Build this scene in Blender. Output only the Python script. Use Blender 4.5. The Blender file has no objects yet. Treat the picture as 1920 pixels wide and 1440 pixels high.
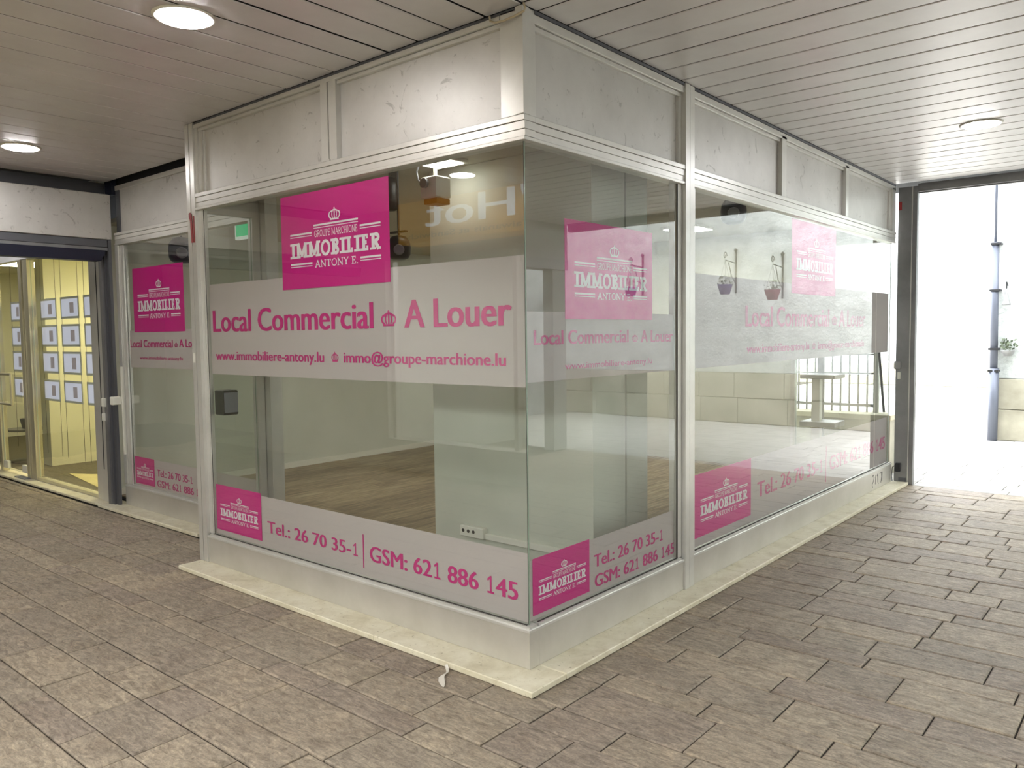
import bpy, math, random
from mathutils import Vector, Matrix
random.seed(7)
SC = bpy.context.scene
COL = SC.collection

# ------------------------------------------------------------------ camera
C = Vector((2.22697, -2.72435, 1.55))
yaw, pitch, roll = 0.7037, -0.0625, -0.0125
cy_, sy_ = math.cos(yaw), math.sin(yaw)
fw = Vector((-sy_*math.cos(pitch), cy_*math.cos(pitch), math.sin(pitch)))
r_ = Vector((cy_, sy_, 0)); u_ = r_.cross(fw)
right = r_*math.cos(roll)+u_*math.sin(roll); up = -r_*math.sin(roll)+u_*math.cos(roll)
cam = bpy.data.cameras.new('camera'); camo = bpy.data.objects.new('camera', cam); COL.objects.link(camo)
m = Matrix((( right.x, up.x, -fw.x, C.x), (right.y, up.y, -fw.y, C.y), (right.z, up.z, -fw.z, C.z), (0,0,0,1)))
camo.matrix_world = m
cam.sensor_width = 36; cam.lens = 1492.04/1920*36; cam.clip_start = .05; cam.clip_end = 200
SC.camera = camo

# ------------------------------------------------------------------ world, exposure
W = bpy.data.worlds.new('World'); SC.world = W; W.use_nodes = True
bg = W.node_tree.nodes['Background']
bg.inputs['Color'].default_value = (.93, .965, 1, 1)
bg.inputs['Strength'].default_value = 5.3
LAMP = 60.0        # arcade downlight lens strength
SHOP_FILL = 25.0    # fill panels added out of sight in the empty shop
SHOP2_LAMP = 18.0
OPP_FILL = 25.0     # fill panels added in the shop across the arcade
SC.view_settings.view_transform = 'Standard'
SC.view_settings.look = 'None'
SC.view_settings.exposure = 1.0
SC.view_settings.gamma = 1.0
SC.view_settings.use_curve_mapping = False
SC.cycles.max_bounces = 10; SC.cycles.diffuse_bounces = 5; SC.cycles.glossy_bounces = 5
SC.cycles.transparent_max_bounces = 24
SC.cycles.sample_clamp_indirect = 4.0
SC.cycles.caustics_reflective = False; SC.cycles.caustics_refractive = False
SC.cycles.use_denoising = True
ZC = 2.965

# ------------------------------------------------------------------ materials
def lin(c):
    return tuple(((v/255)/12.92 if v/255 <= .04045 else ((v/255+.055)/1.055)**2.4) for v in c)+(1,)
def mat(name, rgb, rough=.6, metal=0, emit=None, es=0, spec=None):
    M = bpy.data.materials.new(name); M.use_nodes = True
    b = M.node_tree.nodes['Principled BSDF']
    b.inputs['Base Color'].default_value = lin(rgb)
    b.inputs['Roughness'].default_value = rough; b.inputs['Metallic'].default_value = metal
    if spec is not None: b.inputs['Specular IOR Level'].default_value = spec
    if emit: b.inputs['Emission Color'].default_value = lin(emit); b.inputs['Emission Strength'].default_value = es
    return M
def nn(M, t, **kw):
    n = M.node_tree.nodes.new(t)
    for k, v in kw.items():
        if k in n.inputs: n.inputs[k].default_value = v
        else: setattr(n, k, v)
    return n
def lk(M, a, b): M.node_tree.links.new(a, b)
def ramp(M, src, stops):
    r = nn(M, 'ShaderNodeValToRGB'); e = r.color_ramp.elements
    e[0].position, e[0].color = stops[0]; e[1].position, e[1].color = stops[-1]
    for p, c in stops[1:-1]:
        x = e.new(p); x.color = c
    lk(M, src, r.inputs['Fac']); return r
def coords(M, scale=(1,1,1), space='Object'):
    t = nn(M, 'ShaderNodeTexCoord'); mp = nn(M, 'ShaderNodeMapping'); mp.inputs['Scale'].default_value = scale
    if space == 'World':
        g = nn(M, 'ShaderNodeNewGeometry'); lk(M, g.outputs['Position'], mp.inputs['Vector'])
    else: lk(M, t.outputs['Object'], mp.inputs['Vector'])
    return mp.outputs['Vector']
def bump(M, src, strength=.3, dist=.01):
    b = nn(M, 'ShaderNodeBump', Strength=strength, Distance=dist)
    lk(M, src, b.inputs['Height']); lk(M, b.outputs['Normal'], M.node_tree.nodes['Principled BSDF'].inputs['Normal'])
def noisy(name, stops, scale=5, detail=6, rough=.6, metal=0, bs=0, bd=.01, cs=(1,1,1), space='World', rv=None, spec=None, brough=.55):
    M = mat(name, (128,128,128), rough, metal, spec=spec); b = M.node_tree.nodes['Principled BSDF']
    v = coords(M, cs, space); n = nn(M, 'ShaderNodeTexNoise', Scale=scale, Detail=detail, Roughness=brough); lk(M, v, n.inputs['Vector'])
    r = ramp(M, n.outputs['Fac'], [(p, lin(c)) for p, c in stops]); lk(M, r.outputs['Color'], b.inputs['Base Color'])
    if rv:
        rr = nn(M, 'ShaderNodeMapRange'); rr.inputs['To Min'].default_value = rv[0]; rr.inputs['To Max'].default_value = rv[1]
        lk(M, n.outputs['Fac'], rr.inputs['Value']); lk(M, rr.outputs['Result'], b.inputs['Roughness'])
    if bs: bump(M, n.outputs['Fac'], bs, bd)
    return M

def mk_alu(name, c0, c1, scratches=False, rough=(.28,.42), metal=.75):
    M = mat(name, c1, .35, metal); b = M.node_tree.nodes['Principled BSDF']
    v = coords(M, (1,1,1), 'World'); n = nn(M, 'ShaderNodeTexNoise', Scale=2.2, Detail=8, Roughness=.65); lk(M, v, n.inputs['Vector'])
    r = ramp(M, n.outputs['Fac'], [(.3, lin(c0)), (.7, lin(c1))])
    out = r.outputs['Color']
    if scratches:
        v2 = coords(M, (1,1,1), 'World'); s = nn(M, 'ShaderNodeTexNoise', Scale=9, Detail=5, Roughness=.62, Distortion=2.2); lk(M, v2, s.inputs['Vector'])
        s2 = ramp(M, s.outputs['Fac'], [(.62,(0,0,0,1)), (.68,(.4,.4,.4,1))])
        mx = nn(M, 'ShaderNodeMixRGB'); mx.inputs['Color2'].default_value = lin((110,106,98))
        lk(M, s2.outputs['Color'], mx.inputs['Fac']); lk(M, out, mx.inputs['Color1']); out = mx.outputs['Color']
    lk(M, out, b.inputs['Base Color'])
    rr = nn(M, 'ShaderNodeMapRange'); rr.inputs['To Min'].default_value = rough[0]; rr.inputs['To Max'].default_value = rough[1]
    lk(M, n.outputs['Fac'], rr.inputs['Value']); lk(M, rr.outputs['Result'], b.inputs['Roughness'])
    return M
ALU = mk_alu('aluminium_profile', (204,202,196), (224,222,216), False, (.3,.42), .55)
PANEL = mk_alu('aluminium_panel', (196,193,188), (214,211,206), True, (.42,.52), .45)
PLINTH = mk_alu('aluminium_plinth', (196,192,182), (214,210,202), False, (.32,.42), .55)
DARKALU = mat('dark_grey_metal', (98,99,104), .45, .5)
GATE = mk_alu('gate_metal', (118,118,120), (146,145,145), False, (.4,.5), .5)
SLAT = mk_alu('lacquered_slat', (214,210,209), (228,225,224), False, (.36,.44), .3)
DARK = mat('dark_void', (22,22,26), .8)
NAVY = mat('navy_bar', (20,24,44), .5)
BLACK = mat('black_plastic', (22,23,28), .4)
BLACKG = mat('smoked_plastic', (52,54,50), .3)
GREYP = mat('grey_plastic', (120,122,128), .45)
WHITEP = mat('white_plastic', (226,224,212), .4)
SEAL = mat('rubber_seal', (52,48,42), .7)
RED = mat('red_tape', (150,40,42), .5)
CABLE = mat('beige_cable', (190,176,148), .5)
CAST = mat('cast_grey', (150,150,150), .4, .4)
IWALL = noisy('shop_wall', [(.3,(196,198,184)), (.7,(206,207,194))], 1.5, 3, .8)
ICEIL = noisy('shop_ceiling', [(.3,(186,184,170)), (.7,(194,192,178))], 1.5, 3, .85)
CREAM = noisy('cream_wall', [(.3,(236,232,202)), (.7,(242,238,212))], 1.2, 3, .8)
FRAMEY = mk_alu('door_profile', (205,198,170), (220,214,190), False, (.3,.4), .6)
PLASTER = noisy('rough_plaster', [(.3,(164,169,166)), (.5,(204,208,204)), (.72,(230,232,229))], 4.2, 12, .9, bs=.9, bd=.06, brough=.72)
STONE = noisy('courtyard_stone', [(.3,(128,124,108)), (.55,(168,163,146)), (.75,(196,190,172))], 1.6, 8, .85, bs=.5, bd=.03)
WHITEWALL = noisy('white_render', [(.3,(232,233,234)), (.7,(242,243,243))], 2, 4, .9)
SANDY = noisy('sand_stone_base', [(.3,(196,186,160)), (.7,(226,218,196))], 3, 6, .85)
BACKW = noisy('opposite_wall', [(.3,(176,172,162)), (.7,(190,186,176))], 1.2, 3, .7)
BEIGEF = noisy('opposite_fascia', [(.3,(150,152,148)), (.7,(162,164,160))], 1.0, 3, .5)
MORTAR = noisy('joint_mortar', [(.3,(34,30,26)), (.7,(54,47,41))], 12, 4, .95)
MAG = mat('magenta_vinyl', (218,28,140), .35)
MAGL = mat('magenta_lettering', (206,36,128), .4)
WHITEV = mat('white_vinyl', (248,240,246), .4)
GREEN = mat('exit_green', (10,150,100), .4, emit=(10,170,110), es=.6)
EXITW = mat('exit_white', (225,235,228), .4, emit=(225,235,228), es=.3)
PAPER = mat('listing_paper', (214,214,228), .6, emit=(214,216,236), es=.35)  # faint glow put into the paper itself
PAPERI = mat('listing_photo', (176,166,176), .6, emit=(190,176,180), es=.15)  # the print carries a faint glow of its own too
ACRYL = mat('clear_acrylic_border', (236,238,226), .2)
SIGNY = mat('sign_yellow', (214,158,44), .5, emit=(226,164,44), es=.38)
SIGNW = mat('sign_letter_white', (225,228,232), .5, emit=(225,228,235), es=.9)
SIGND = mat('sign_letter_dark', (60,44,30), .5)
VIOLET = mat('violet_pot', (70,52,120), .5)
PLUM = mat('plum_pot', (110,40,62), .5)
LEAF = noisy('plant_leaf', [(.3,(60,72,52)), (.7,(96,104,82))], 20, 3, .8)
IRON = mat('wrought_iron', (44,44,46), .5, .3)
PIPE = mat('zinc_pipe', (104,108,120), .5, .4)
TABLE = mat('side_table', (92,88,80), .5)
RIBBON = mat('plastic_ribbon', (214,208,194), .35)
RUGC = noisy('rug', [(.3,(214,200,140)), (.7,(226,212,156))], 4, 3, .9)
BROWN = mat('brown_floor', (92,84,62), .6)
INK = mat('marker_ink', (60,58,66), .6)
HOLE = mat('socket_hole', (40,40,34), .8)

def emitter(name, rgb, s):
    M = bpy.data.materials.new(name); M.use_nodes = True; nt = M.node_tree; nt.nodes.clear()
    e = nt.nodes.new('ShaderNodeEmission'); o = nt.nodes.new('ShaderNodeOutputMaterial')
    e.inputs['Color'].default_value = lin(rgb); e.inputs['Strength'].default_value = s
    nt.links.new(e.outputs[0], o.inputs['Surface']); return M
LENS = emitter('downlight_lens', (253,250,250), LAMP)
LENSC = emitter('downlight_lens_cool', (248,249,255), LAMP)
PANELF = emitter('led_panel_front', (255,250,240), 6.0)
PANELL = emitter('fill_panel', (255,250,240), SHOP_FILL)
PANELY = emitter('led_panel_warm', (255,244,200), SHOP2_LAMP)
PANELO = emitter('fill_panel_opposite', (250,248,252), OPP_FILL)

def mk_glass(name, tint=(240,244,241), k=1.7):
    M = bpy.data.materials.new(name); M.use_nodes = True; nt = M.node_tree; nt.nodes.clear()
    o = nt.nodes.new('ShaderNodeOutputMaterial'); mx = nt.nodes.new('ShaderNodeMixShader')
    tr = nt.nodes.new('ShaderNodeBsdfTransparent'); gl = nt.nodes.new('ShaderNodeBsdfGlossy')
    tr.inputs['Color'].default_value = tuple(math.sqrt(c) for c in lin(tint)[:3])+(1,)
    gl.inputs['Roughness'].default_value = 0.0; gl.inputs['Color'].default_value = (1,1,1,1)
    f = nt.nodes.new('ShaderNodeFresnel'); f.inputs['IOR'].default_value = 1.5
    g = nt.nodes.new('ShaderNodeNewGeometry')
    a = nt.nodes.new('ShaderNodeMath'); a.operation = 'SUBTRACT'; a.inputs[0].default_value = 1; nt.links.new(g.outputs['Backfacing'], a.inputs[1])
    b = nt.nodes.new('ShaderNodeMath'); b.operation = 'MULTIPLY'; b.inputs[1].default_value = k; nt.links.new(f.outputs[0], b.inputs[0])
    c = nt.nodes.new('ShaderNodeMath'); c.operation = 'MULTIPLY'; c.use_clamp = True
    nt.links.new(a.outputs[0], c.inputs[0]); nt.links.new(b.outputs[0], c.inputs[1])
    nt.links.new(c.outputs[0], mx.inputs[0]); nt.links.new(tr.outputs[0], mx.inputs[1]); nt.links.new(gl.outputs[0], mx.inputs[2])
    nt.links.new(mx.outputs[0], o.inputs['Surface']); return M
GLASS = mk_glass('window_glass')
EDGE = mat('glass_edge_green', (150,168,150), .15)

def mk_film(name, rgb, opac=.8, trans=.35):
    M = bpy.data.materials.new(name); M.use_nodes = True; nt = M.node_tree; nt.nodes.clear()
    o = nt.nodes.new('ShaderNodeOutputMaterial')
    d = nt.nodes.new('ShaderNodeBsdfDiffuse'); d.inputs['Color'].default_value = lin(rgb)
    t = nt.nodes.new('ShaderNodeBsdfTranslucent'); t.inputs['Color'].default_value = lin(rgb)
    tr = nt.nodes.new('ShaderNodeBsdfTransparent')
    m1 = nt.nodes.new('ShaderNodeMixShader'); m1.inputs[0].default_value = trans
    nt.links.new(d.outputs[0], m1.inputs[1]); nt.links.new(t.outputs[0], m1.inputs[2])
    m2 = nt.nodes.new('ShaderNodeMixShader'); m2.inputs[0].default_value = opac
    nt.links.new(tr.outputs[0], m2.inputs[1]); nt.links.new(m1.outputs[0], m2.inputs[2])
    nt.links.new(m2.outputs[0], o.inputs['Surface']); return M
FILM = mk_film('frosted_film', (218,206,205), .965, .24)

def mk_paving():
    M = mat('split_stone_paving', (128,115,100), .62, spec=.4); b = M.node_tree.nodes['Principled BSDF']
    oi = nn(M, 'ShaderNodeObjectInfo'); v = coords(M, (1,1,1), 'World')
    at = nn(M, 'ShaderNodeAttribute', attribute_name='tint')
    rnd = nn(M, 'ShaderNodeMath', operation='ADD'); lk(M, oi.outputs['Random'], rnd.inputs[0]); lk(M, at.outputs['Fac'], rnd.inputs[1])
    fr = nn(M, 'ShaderNodeMath', operation='FRACT'); lk(M, rnd.outputs[0], fr.inputs[0])
    r = ramp(M, fr.outputs[0], [(0, lin((138,127,113))), (.2, lin((146,134,118))), (.4, lin((140,128,115))), (.6, lin((151,139,122))), (.8, lin((143,132,117))), (1, lin((156,142,126)))])
    r.color_ramp.interpolation = 'CONSTANT'
    n = nn(M, 'ShaderNodeTexNoise', Scale=3.2, Detail=9, Roughness=.72, Distortion=.5); lk(M, v, n.inputs['Vector'])
    v2 = coords(M, (14, 42, 20), 'World'); n2 = nn(M, 'ShaderNodeTexNoise', Scale=1.0, Detail=8, Roughness=.68, Distortion=1.0); lk(M, v2, n2.inputs['Vector'])
    cr = ramp(M, n.outputs['Fac'], [(.3, (.78,.74,.70,1)), (.5, (1,1,1,1)), (.7, (1.16,1.13,1.08,1))])
    mx = nn(M, 'ShaderNodeMixRGB', blend_type='MULTIPLY'); mx.inputs['Fac'].default_value = 1
    lk(M, r.outputs['Color'], mx.inputs['Color1']); lk(M, cr.outputs['Color'], mx.inputs['Color2'])
    cr2 = ramp(M, n2.outputs['Fac'], [(.32, (.5,.48,.45,1)), (.5, (1,1,1,1)), (.66, (1.5,1.47,1.4,1))])
    mx2 = nn(M, 'ShaderNodeMixRGB', blend_type='MULTIPLY'); mx2.inputs['Fac'].default_value = .85
    lk(M, mx.outputs['Color'], mx2.inputs['Color1']); lk(M, cr2.outputs['Color'], mx2.inputs['Color2'])
    n3 = nn(M, 'ShaderNodeTexNoise', Scale=95, Detail=4, Roughness=.7); lk(M, v, n3.inputs['Vector'])
    cr3 = ramp(M, n3.outputs['Fac'], [(.3, (.70,.69,.67,1)), (.5, (1,1,1,1)), (.7, (1.3,1.28,1.24,1))])
    mx3 = nn(M, 'ShaderNodeMixRGB', blend_type='MULTIPLY'); mx3.inputs['Fac'].default_value = .8
    lk(M, mx2.outputs['Color'], mx3.inputs['Color1']); lk(M, cr3.outputs['Color'], mx3.inputs['Color2'])
    lk(M, mx3.outputs['Color'], b.inputs['Base Color'])
    sm = nn(M, 'ShaderNodeMath', operation='MULTIPLY_ADD'); sm.inputs[1].default_value = .35
    lk(M, n3.outputs['Fac'], sm.inputs[0]); lk(M, n2.outputs['Fac'], sm.inputs[2])
    bump(M, sm.outputs[0], .7, .006)
    return M
PAVE = mk_paving()
PAVE2 = noisy('daylit_paving', [(.3,(160,157,150)), (.5,(180,177,170)), (.7,(196,193,186))], 4, 8, .7, bs=.3, bd=.01)  # paving colour lightened for outdoor brightness and bounce onto the ceiling
def mk_trav():
    M = mat('travertine', (206,196,160), .5); b = M.node_tree.nodes['Principled BSDF']
    v = coords(M, (1,1,1), 'World'); n = nn(M, 'ShaderNodeTexNoise', Scale=7, Detail=8, Roughness=.7, Distortion=.4); lk(M, v, n.inputs['Vector'])
    r = ramp(M, n.outputs['Fac'], [(.3, lin((196,186,156))), (.5, lin((216,208,182))), (.7, lin((228,222,200)))])
    vo = nn(M, 'ShaderNodeTexNoise', Scale=55, Detail=4, Roughness=.6); lk(M, v, vo.inputs['Vector'])
    r2 = ramp(M, vo.outputs['Fac'], [(.30, (.45,.40,.32,1)), (.36, (1,1,1,1))])
    mx = nn(M, 'ShaderNodeMixRGB', blend_type='MULTIPLY'); mx.inputs['Fac'].default_value = .8
    lk(M, r.outputs['Color'], mx.inputs['Color1']); lk(M, r2.outputs['Color'], mx.inputs['Color2']); lk(M, mx.outputs['Color'], b.inputs['Base Color'])
    bump(M, r2.outputs['Color'], .5, .003); return M
TRAV = mk_trav()
def mk_wood():
    M = mat('striped_laminate', (120,100,76), .38); b = M.node_tree.nodes['Principled BSDF']
    v = coords(M, (52, 2.6, 1), 'World'); n = nn(M, 'ShaderNodeTexNoise', Scale=1.0, Detail=6, Roughness=.6, Distortion=.35); lk(M, v, n.inputs['Vector'])
    oi = nn(M, 'ShaderNodeObjectInfo')
    ad = nn(M, 'ShaderNodeMath', operation='MULTIPLY_ADD'); ad.inputs[1].default_value = .16; ad.inputs[2].default_value = -.08
    lk(M, oi.outputs['Random'], ad.inputs[0])
    sm = nn(M, 'ShaderNodeMath', operation='ADD'); lk(M, n.outputs['Fac'], sm.inputs[0]); lk(M, ad.outputs[0], sm.inputs[1])
    r = ramp(M, sm.outputs[0], [(.32, lin((82,66,46))), (.47, lin((122,104,78))), (.6, lin((158,140,108))), (.72, lin((176,160,130)))])
    lk(M, r.outputs['Color'], b.inputs['Base Color']); return M
WOOD = mk_wood()

# ------------------------------------------------------------------ mesh helpers
class MB:
    def __init__(s): s.v = []; s.f = []; s.mi = []
    def add(s, vs, fs, mi=0):
        o = len(s.v); s.v += [tuple(v) for v in vs]; s.f += [tuple(i+o for i in f) for f in fs]; s.mi += [mi]*len(fs)
    def box(s, x0, x1, y0, y1, z0, z1, ch=0, mi=0):
        if ch <= 0:
            s.add([(x0,y0,z0),(x1,y0,z0),(x1,y1,z0),(x0,y1,z0),(x0,y0,z1),(x1,y0,z1),(x1,y1,z1),(x0,y1,z1)],
                  [(0,3,2,1),(4,5,6,7),(0,1,5,4),(1,2,6,5),(2,3,7,6),(3,0,4,7)], mi)
        else:   # all twelve edges softened through an inset ring on every side
            c = ch
            P = []
            for (z, i) in ((z0, c), (z0+c, 0), (z1-c, 0), (z1, c)):
                P += [(x0+i,y0+i,z),(x1-i,y0+i,z),(x1-i,y1-i,z),(x0+i,y1-i,z)]
            F = [(3,2,1,0),(12,13,14,15)]
            for l in range(3):
                a = l*4
                for k in range(4): F.append((a+k, a+(k+1)%4, a+4+(k+1)%4, a+4+k))
            s.add(P, F, mi)
        return s
    def cyl(s, p, q, r, n=16, r2=None, cap=True, mi=0):
        p, q = Vector(p), Vector(q); d = (q-p).normalized()
        a = d.orthogonal().normalized(); b = d.cross(a); r2 = r if r2 is None else r2
        vs = [p+(a*math.cos(t)+b*math.sin(t))*r for t in [2*math.pi*i/n for i in range(n)]]
        vs += [q+(a*math.cos(t)+b*math.sin(t))*r2 for t in [2*math.pi*i/n for i in range(n)]]
        fs = [(i,(i+1)%n,n+(i+1)%n,n+i) for i in range(n)]
        if cap: fs += [tuple(reversed(range(n))), tuple(range(n,2*n))]
        s.add(vs, fs, mi); return s
    def tube(s, pts, r, n=8):
        pts = [Vector(p) for p in pts]; rings = []
        prev = None
        for i, p in enumerate(pts):
            d = (pts[min(i+1,len(pts)-1)]-pts[max(i-1,0)]).normalized()
            a = d.orthogonal().normalized() if prev is None else (prev-d*prev.dot(d)).normalized()
            prev = a; b = d.cross(a)
            rings.append([p+(a*math.cos(2*math.pi*k/n)+b*math.sin(2*math.pi*k/n))*r for k in range(n)])
        vs = [v for R in rings for v in R]; fs = []
        for i in range(len(rings)-1):
            for k in range(n): fs.append((i*n+k, i*n+(k+1)%n, (i+1)*n+(k+1)%n, (i+1)*n+k))
        fs += [tuple(reversed(range(n))), tuple(range((len(rings)-1)*n, len(rings)*n))]
        s.add(vs, fs); return s
    def lathe(s, prof, cx, cy, n=24):
        vs = []; fs = []
        for (r, z) in prof:
            vs += [(cx+r*math.cos(2*math.pi*k/n), cy+r*math.sin(2*math.pi*k/n), z) for k in range(n)]
        for i in range(len(prof)-1):
            for k in range(n): fs.append((i*n+k, i*n+(k+1)%n, (i+1)*n+(k+1)%n, (i+1)*n+k))
        fs += [tuple(reversed(range(n))), tuple(range((len(prof)-1)*n, len(prof)*n))]
        s.add(vs, fs); return s
    def mesh(s, name, mats, smooth=False):
        me = bpy.data.meshes.new(name); me.from_pydata(s.v, [], s.f)
        for M in (mats if isinstance(mats, (list, tuple)) else [mats]): me.materials.append(M)
        for p, i in zip(me.polygons, s.mi):
            p.material_index = i; p.use_smooth = smooth
        me.update(); return me
    def build(s, name, mats, parent=None, smooth=False, **kw):
        return link(name, s.mesh(name, mats, smooth), parent, **kw)
def link(name, me, parent=None, loc=None, **kw):
    o = bpy.data.objects.new(name, me); COL.objects.link(o)
    if loc is not None: o.location = loc
    if parent is not None:
        o.parent = parent
    for k, v in kw.items(): o[k] = v
    return o
def box(name, M, x0, x1, y0, y1, z0, z1, parent=None, ch=0, **kw):
    return MB().box(x0, x1, y0, y1, z0, z1, ch).build(name, M, parent, **kw)
def thing(name, label, cat, group=None, loc=None):
    o = bpy.data.objects.new(name, None); COL.objects.link(o); o.empty_display_size = .1
    o['label'] = label; o['category'] = cat
    if group: o['group'] = group
    return o
def setting(name):
    o = bpy.data.objects.new(name, None); COL.objects.link(o); o['kind'] = 'structure'; return o
def rebase(root, p):
    """put an Empty at its thing's base while the parts stay where they are"""
    root.location = p
    for ch in root.children: ch.location = Vector(ch.location)-Vector(p)

# text and logos -------------------------------------------------------------
_tc = {}
def font_mesh(s, bold=0.0):
    key = (s, bold)
    if key in _tc: return _tc[key]
    cu = bpy.data.curves.new('t', 'FONT'); cu.body = s; cu.resolution_u = 3; cu.offset = bold
    o = bpy.data.objects.new('t', cu); COL.objects.link(o)
    bpy.context.view_layer.update()
    me = o.to_mesh()
    vs = [tuple(v.co) for v in me.vertices]; fs = [tuple(p.vertices) for p in me.polygons]
    o.to_mesh_clear(); bpy.data.objects.remove(o); bpy.data.curves.remove(cu)
    _tc[key] = (vs, fs); return vs, fs
CAP = max(v[1] for v in font_mesh('H')[0])
def to_plane(vs, fs, P0, ud, th=.0006, strokes=False):
    """flat (u, v) outline set up in a vertical plane, given a thickness"""
    ud = Vector(ud); n = ud.cross(Vector((0,0,1)))
    out = MB()
    a = [Vector(P0)+ud*v[0]+Vector((0,0,v[1])) for v in vs]
    if strokes:
        for i, f in enumerate(fs): out.add([a[k]+n*(th+8e-6*(i % 40)) for k in f], [tuple(range(len(f)))])
        return out
    out.add([p+n*th for p in a], fs)
    out.add([p for p in a], [tuple(reversed(f)) for f in fs])
    return out
def islands(vs, fs):
    """the glyphs of a line: connected outlines, a dot joined to the stem under it"""
    par = list(range(len(vs)))
    def find(i):
        while par[i] != i: par[i] = par[par[i]]; i = par[i]
        return i
    for f in fs:
        for i in f[1:]: par[find(i)] = find(f[0])
    g = {}
    for f in fs: g.setdefault(find(f[0]), []).append(f)
    L = []
    for fl_ in g.values():
        xs = [vs[i][0] for f in fl_ for i in f]; L.append([min(xs), max(xs), fl_])
    L.sort(key=lambda t: t[0]); out = []
    for a, b, fl_ in L:
        if out and min(b, out[-1][1])-max(a, out[-1][0]) > .5*min(b-a, out[-1][1]-out[-1][0]):
            out[-1][1] = max(out[-1][1], b); out[-1][0] = min(out[-1][0], a); out[-1][2] = out[-1][2]+fl_
        else: out.append([a, b, list(fl_)])
    res = []
    for a, b, fl_ in out:
        ids = sorted({i for f in fl_ for i in f}); mp = {i: j for j, i in enumerate(ids)}
        res.append(([vs[i] for i in ids], [tuple(mp[i] for i in f) for f in fl_]))
    return res
def text(name, s, u0, u1, base, cap, plane, off, M, parent, bold=.007, **kw):
    vs, fs = font_mesh(s, 0 if cap > .055 else bold)
    xs = [v[0] for v in vs]; a, b = min(xs), max(xs)
    k = abs(u1-u0)/(b-a); ky = cap/CAP
    V = [((v[0]-a)*k, v[1]*ky) for v in vs]
    if plane == 'Y': P0, ud = (u0, off, base), (1,0,0)
    elif plane == 'X': P0, ud = (off, u0, base), (0,1,0)
    else: P0, ud = (u0, off, base), (-1,0,0)
    if cap > .055:
        chars = [c for c in s if c != ' ']; em = cap*.045
        for c, (v_, f_) in zip(chars, islands(V, fs)):
            if c == '1':       # a one with flag and foot
                mx = (min(v[0] for v in v_)+max(v[0] for v in v_))/2; t = cap*.13; F = Flat()
                F.rect(mx-t*.3, mx+t*.7, 0, cap); F.rect(mx-t*1.8, mx+t*2.2, 0, cap*.115)
                F.quad([(mx-t*1.9, cap*.80), (mx-t*1.5, cap*.69), (mx, cap*.84), (mx, cap)])
                to_plane(F.v, F.f, P0, ud, .0004, True).build('letter', M, parent, **kw); continue
            mb = to_plane([(a_-em, b_) for a_, b_ in v_], f_, P0, ud)
            m2 = to_plane([(a_+em, b_) for a_, b_ in v_], f_, P0, ud, .0007)
            mb.add(m2.v, m2.f); mb.build('letter', M, parent, **kw)
        return
    return to_plane(V, fs, P0, ud).build(name, M, parent, kind='stuff', **kw)

class Flat:
    """strokes drawn in a flat (u, v) square"""
    def __init__(s): s.v = []; s.f = []; s.cuts = []
    def quad(s, pts):
        o = len(s.v); s.v += pts; s.f.append(tuple(range(o, o+len(pts))))
    def rect(s, x0, x1, y0, y1): s.quad([(x0,y0),(x1,y0),(x1,y1),(x0,y1)])
    def line(s, pts, t):
        for (a, b) in zip(pts, pts[1:]):
            dx, dy = b[0]-a[0], b[1]-a[1]; L = math.hypot(dx, dy) or 1
            ex, ey = dx/L*t*.12, dy/L*t*.12; nx, ny = -dy/L*t/2, dx/L*t/2
            s.quad([(a[0]-ex+nx,a[1]-ey+ny),(a[0]-ex-nx,a[1]-ey-ny),(b[0]+ex-nx,b[1]+ey-ny),(b[0]+ex+nx,b[1]+ey+ny)])
    def arc(s, cx, cy, rx, ry, a0, a1, t, n=14):
        s.line([(cx+rx*math.cos(math.radians(a0+(a1-a0)*i/n)), cy+ry*math.sin(math.radians(a0+(a1-a0)*i/n))) for i in range(n+1)], t)
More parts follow.
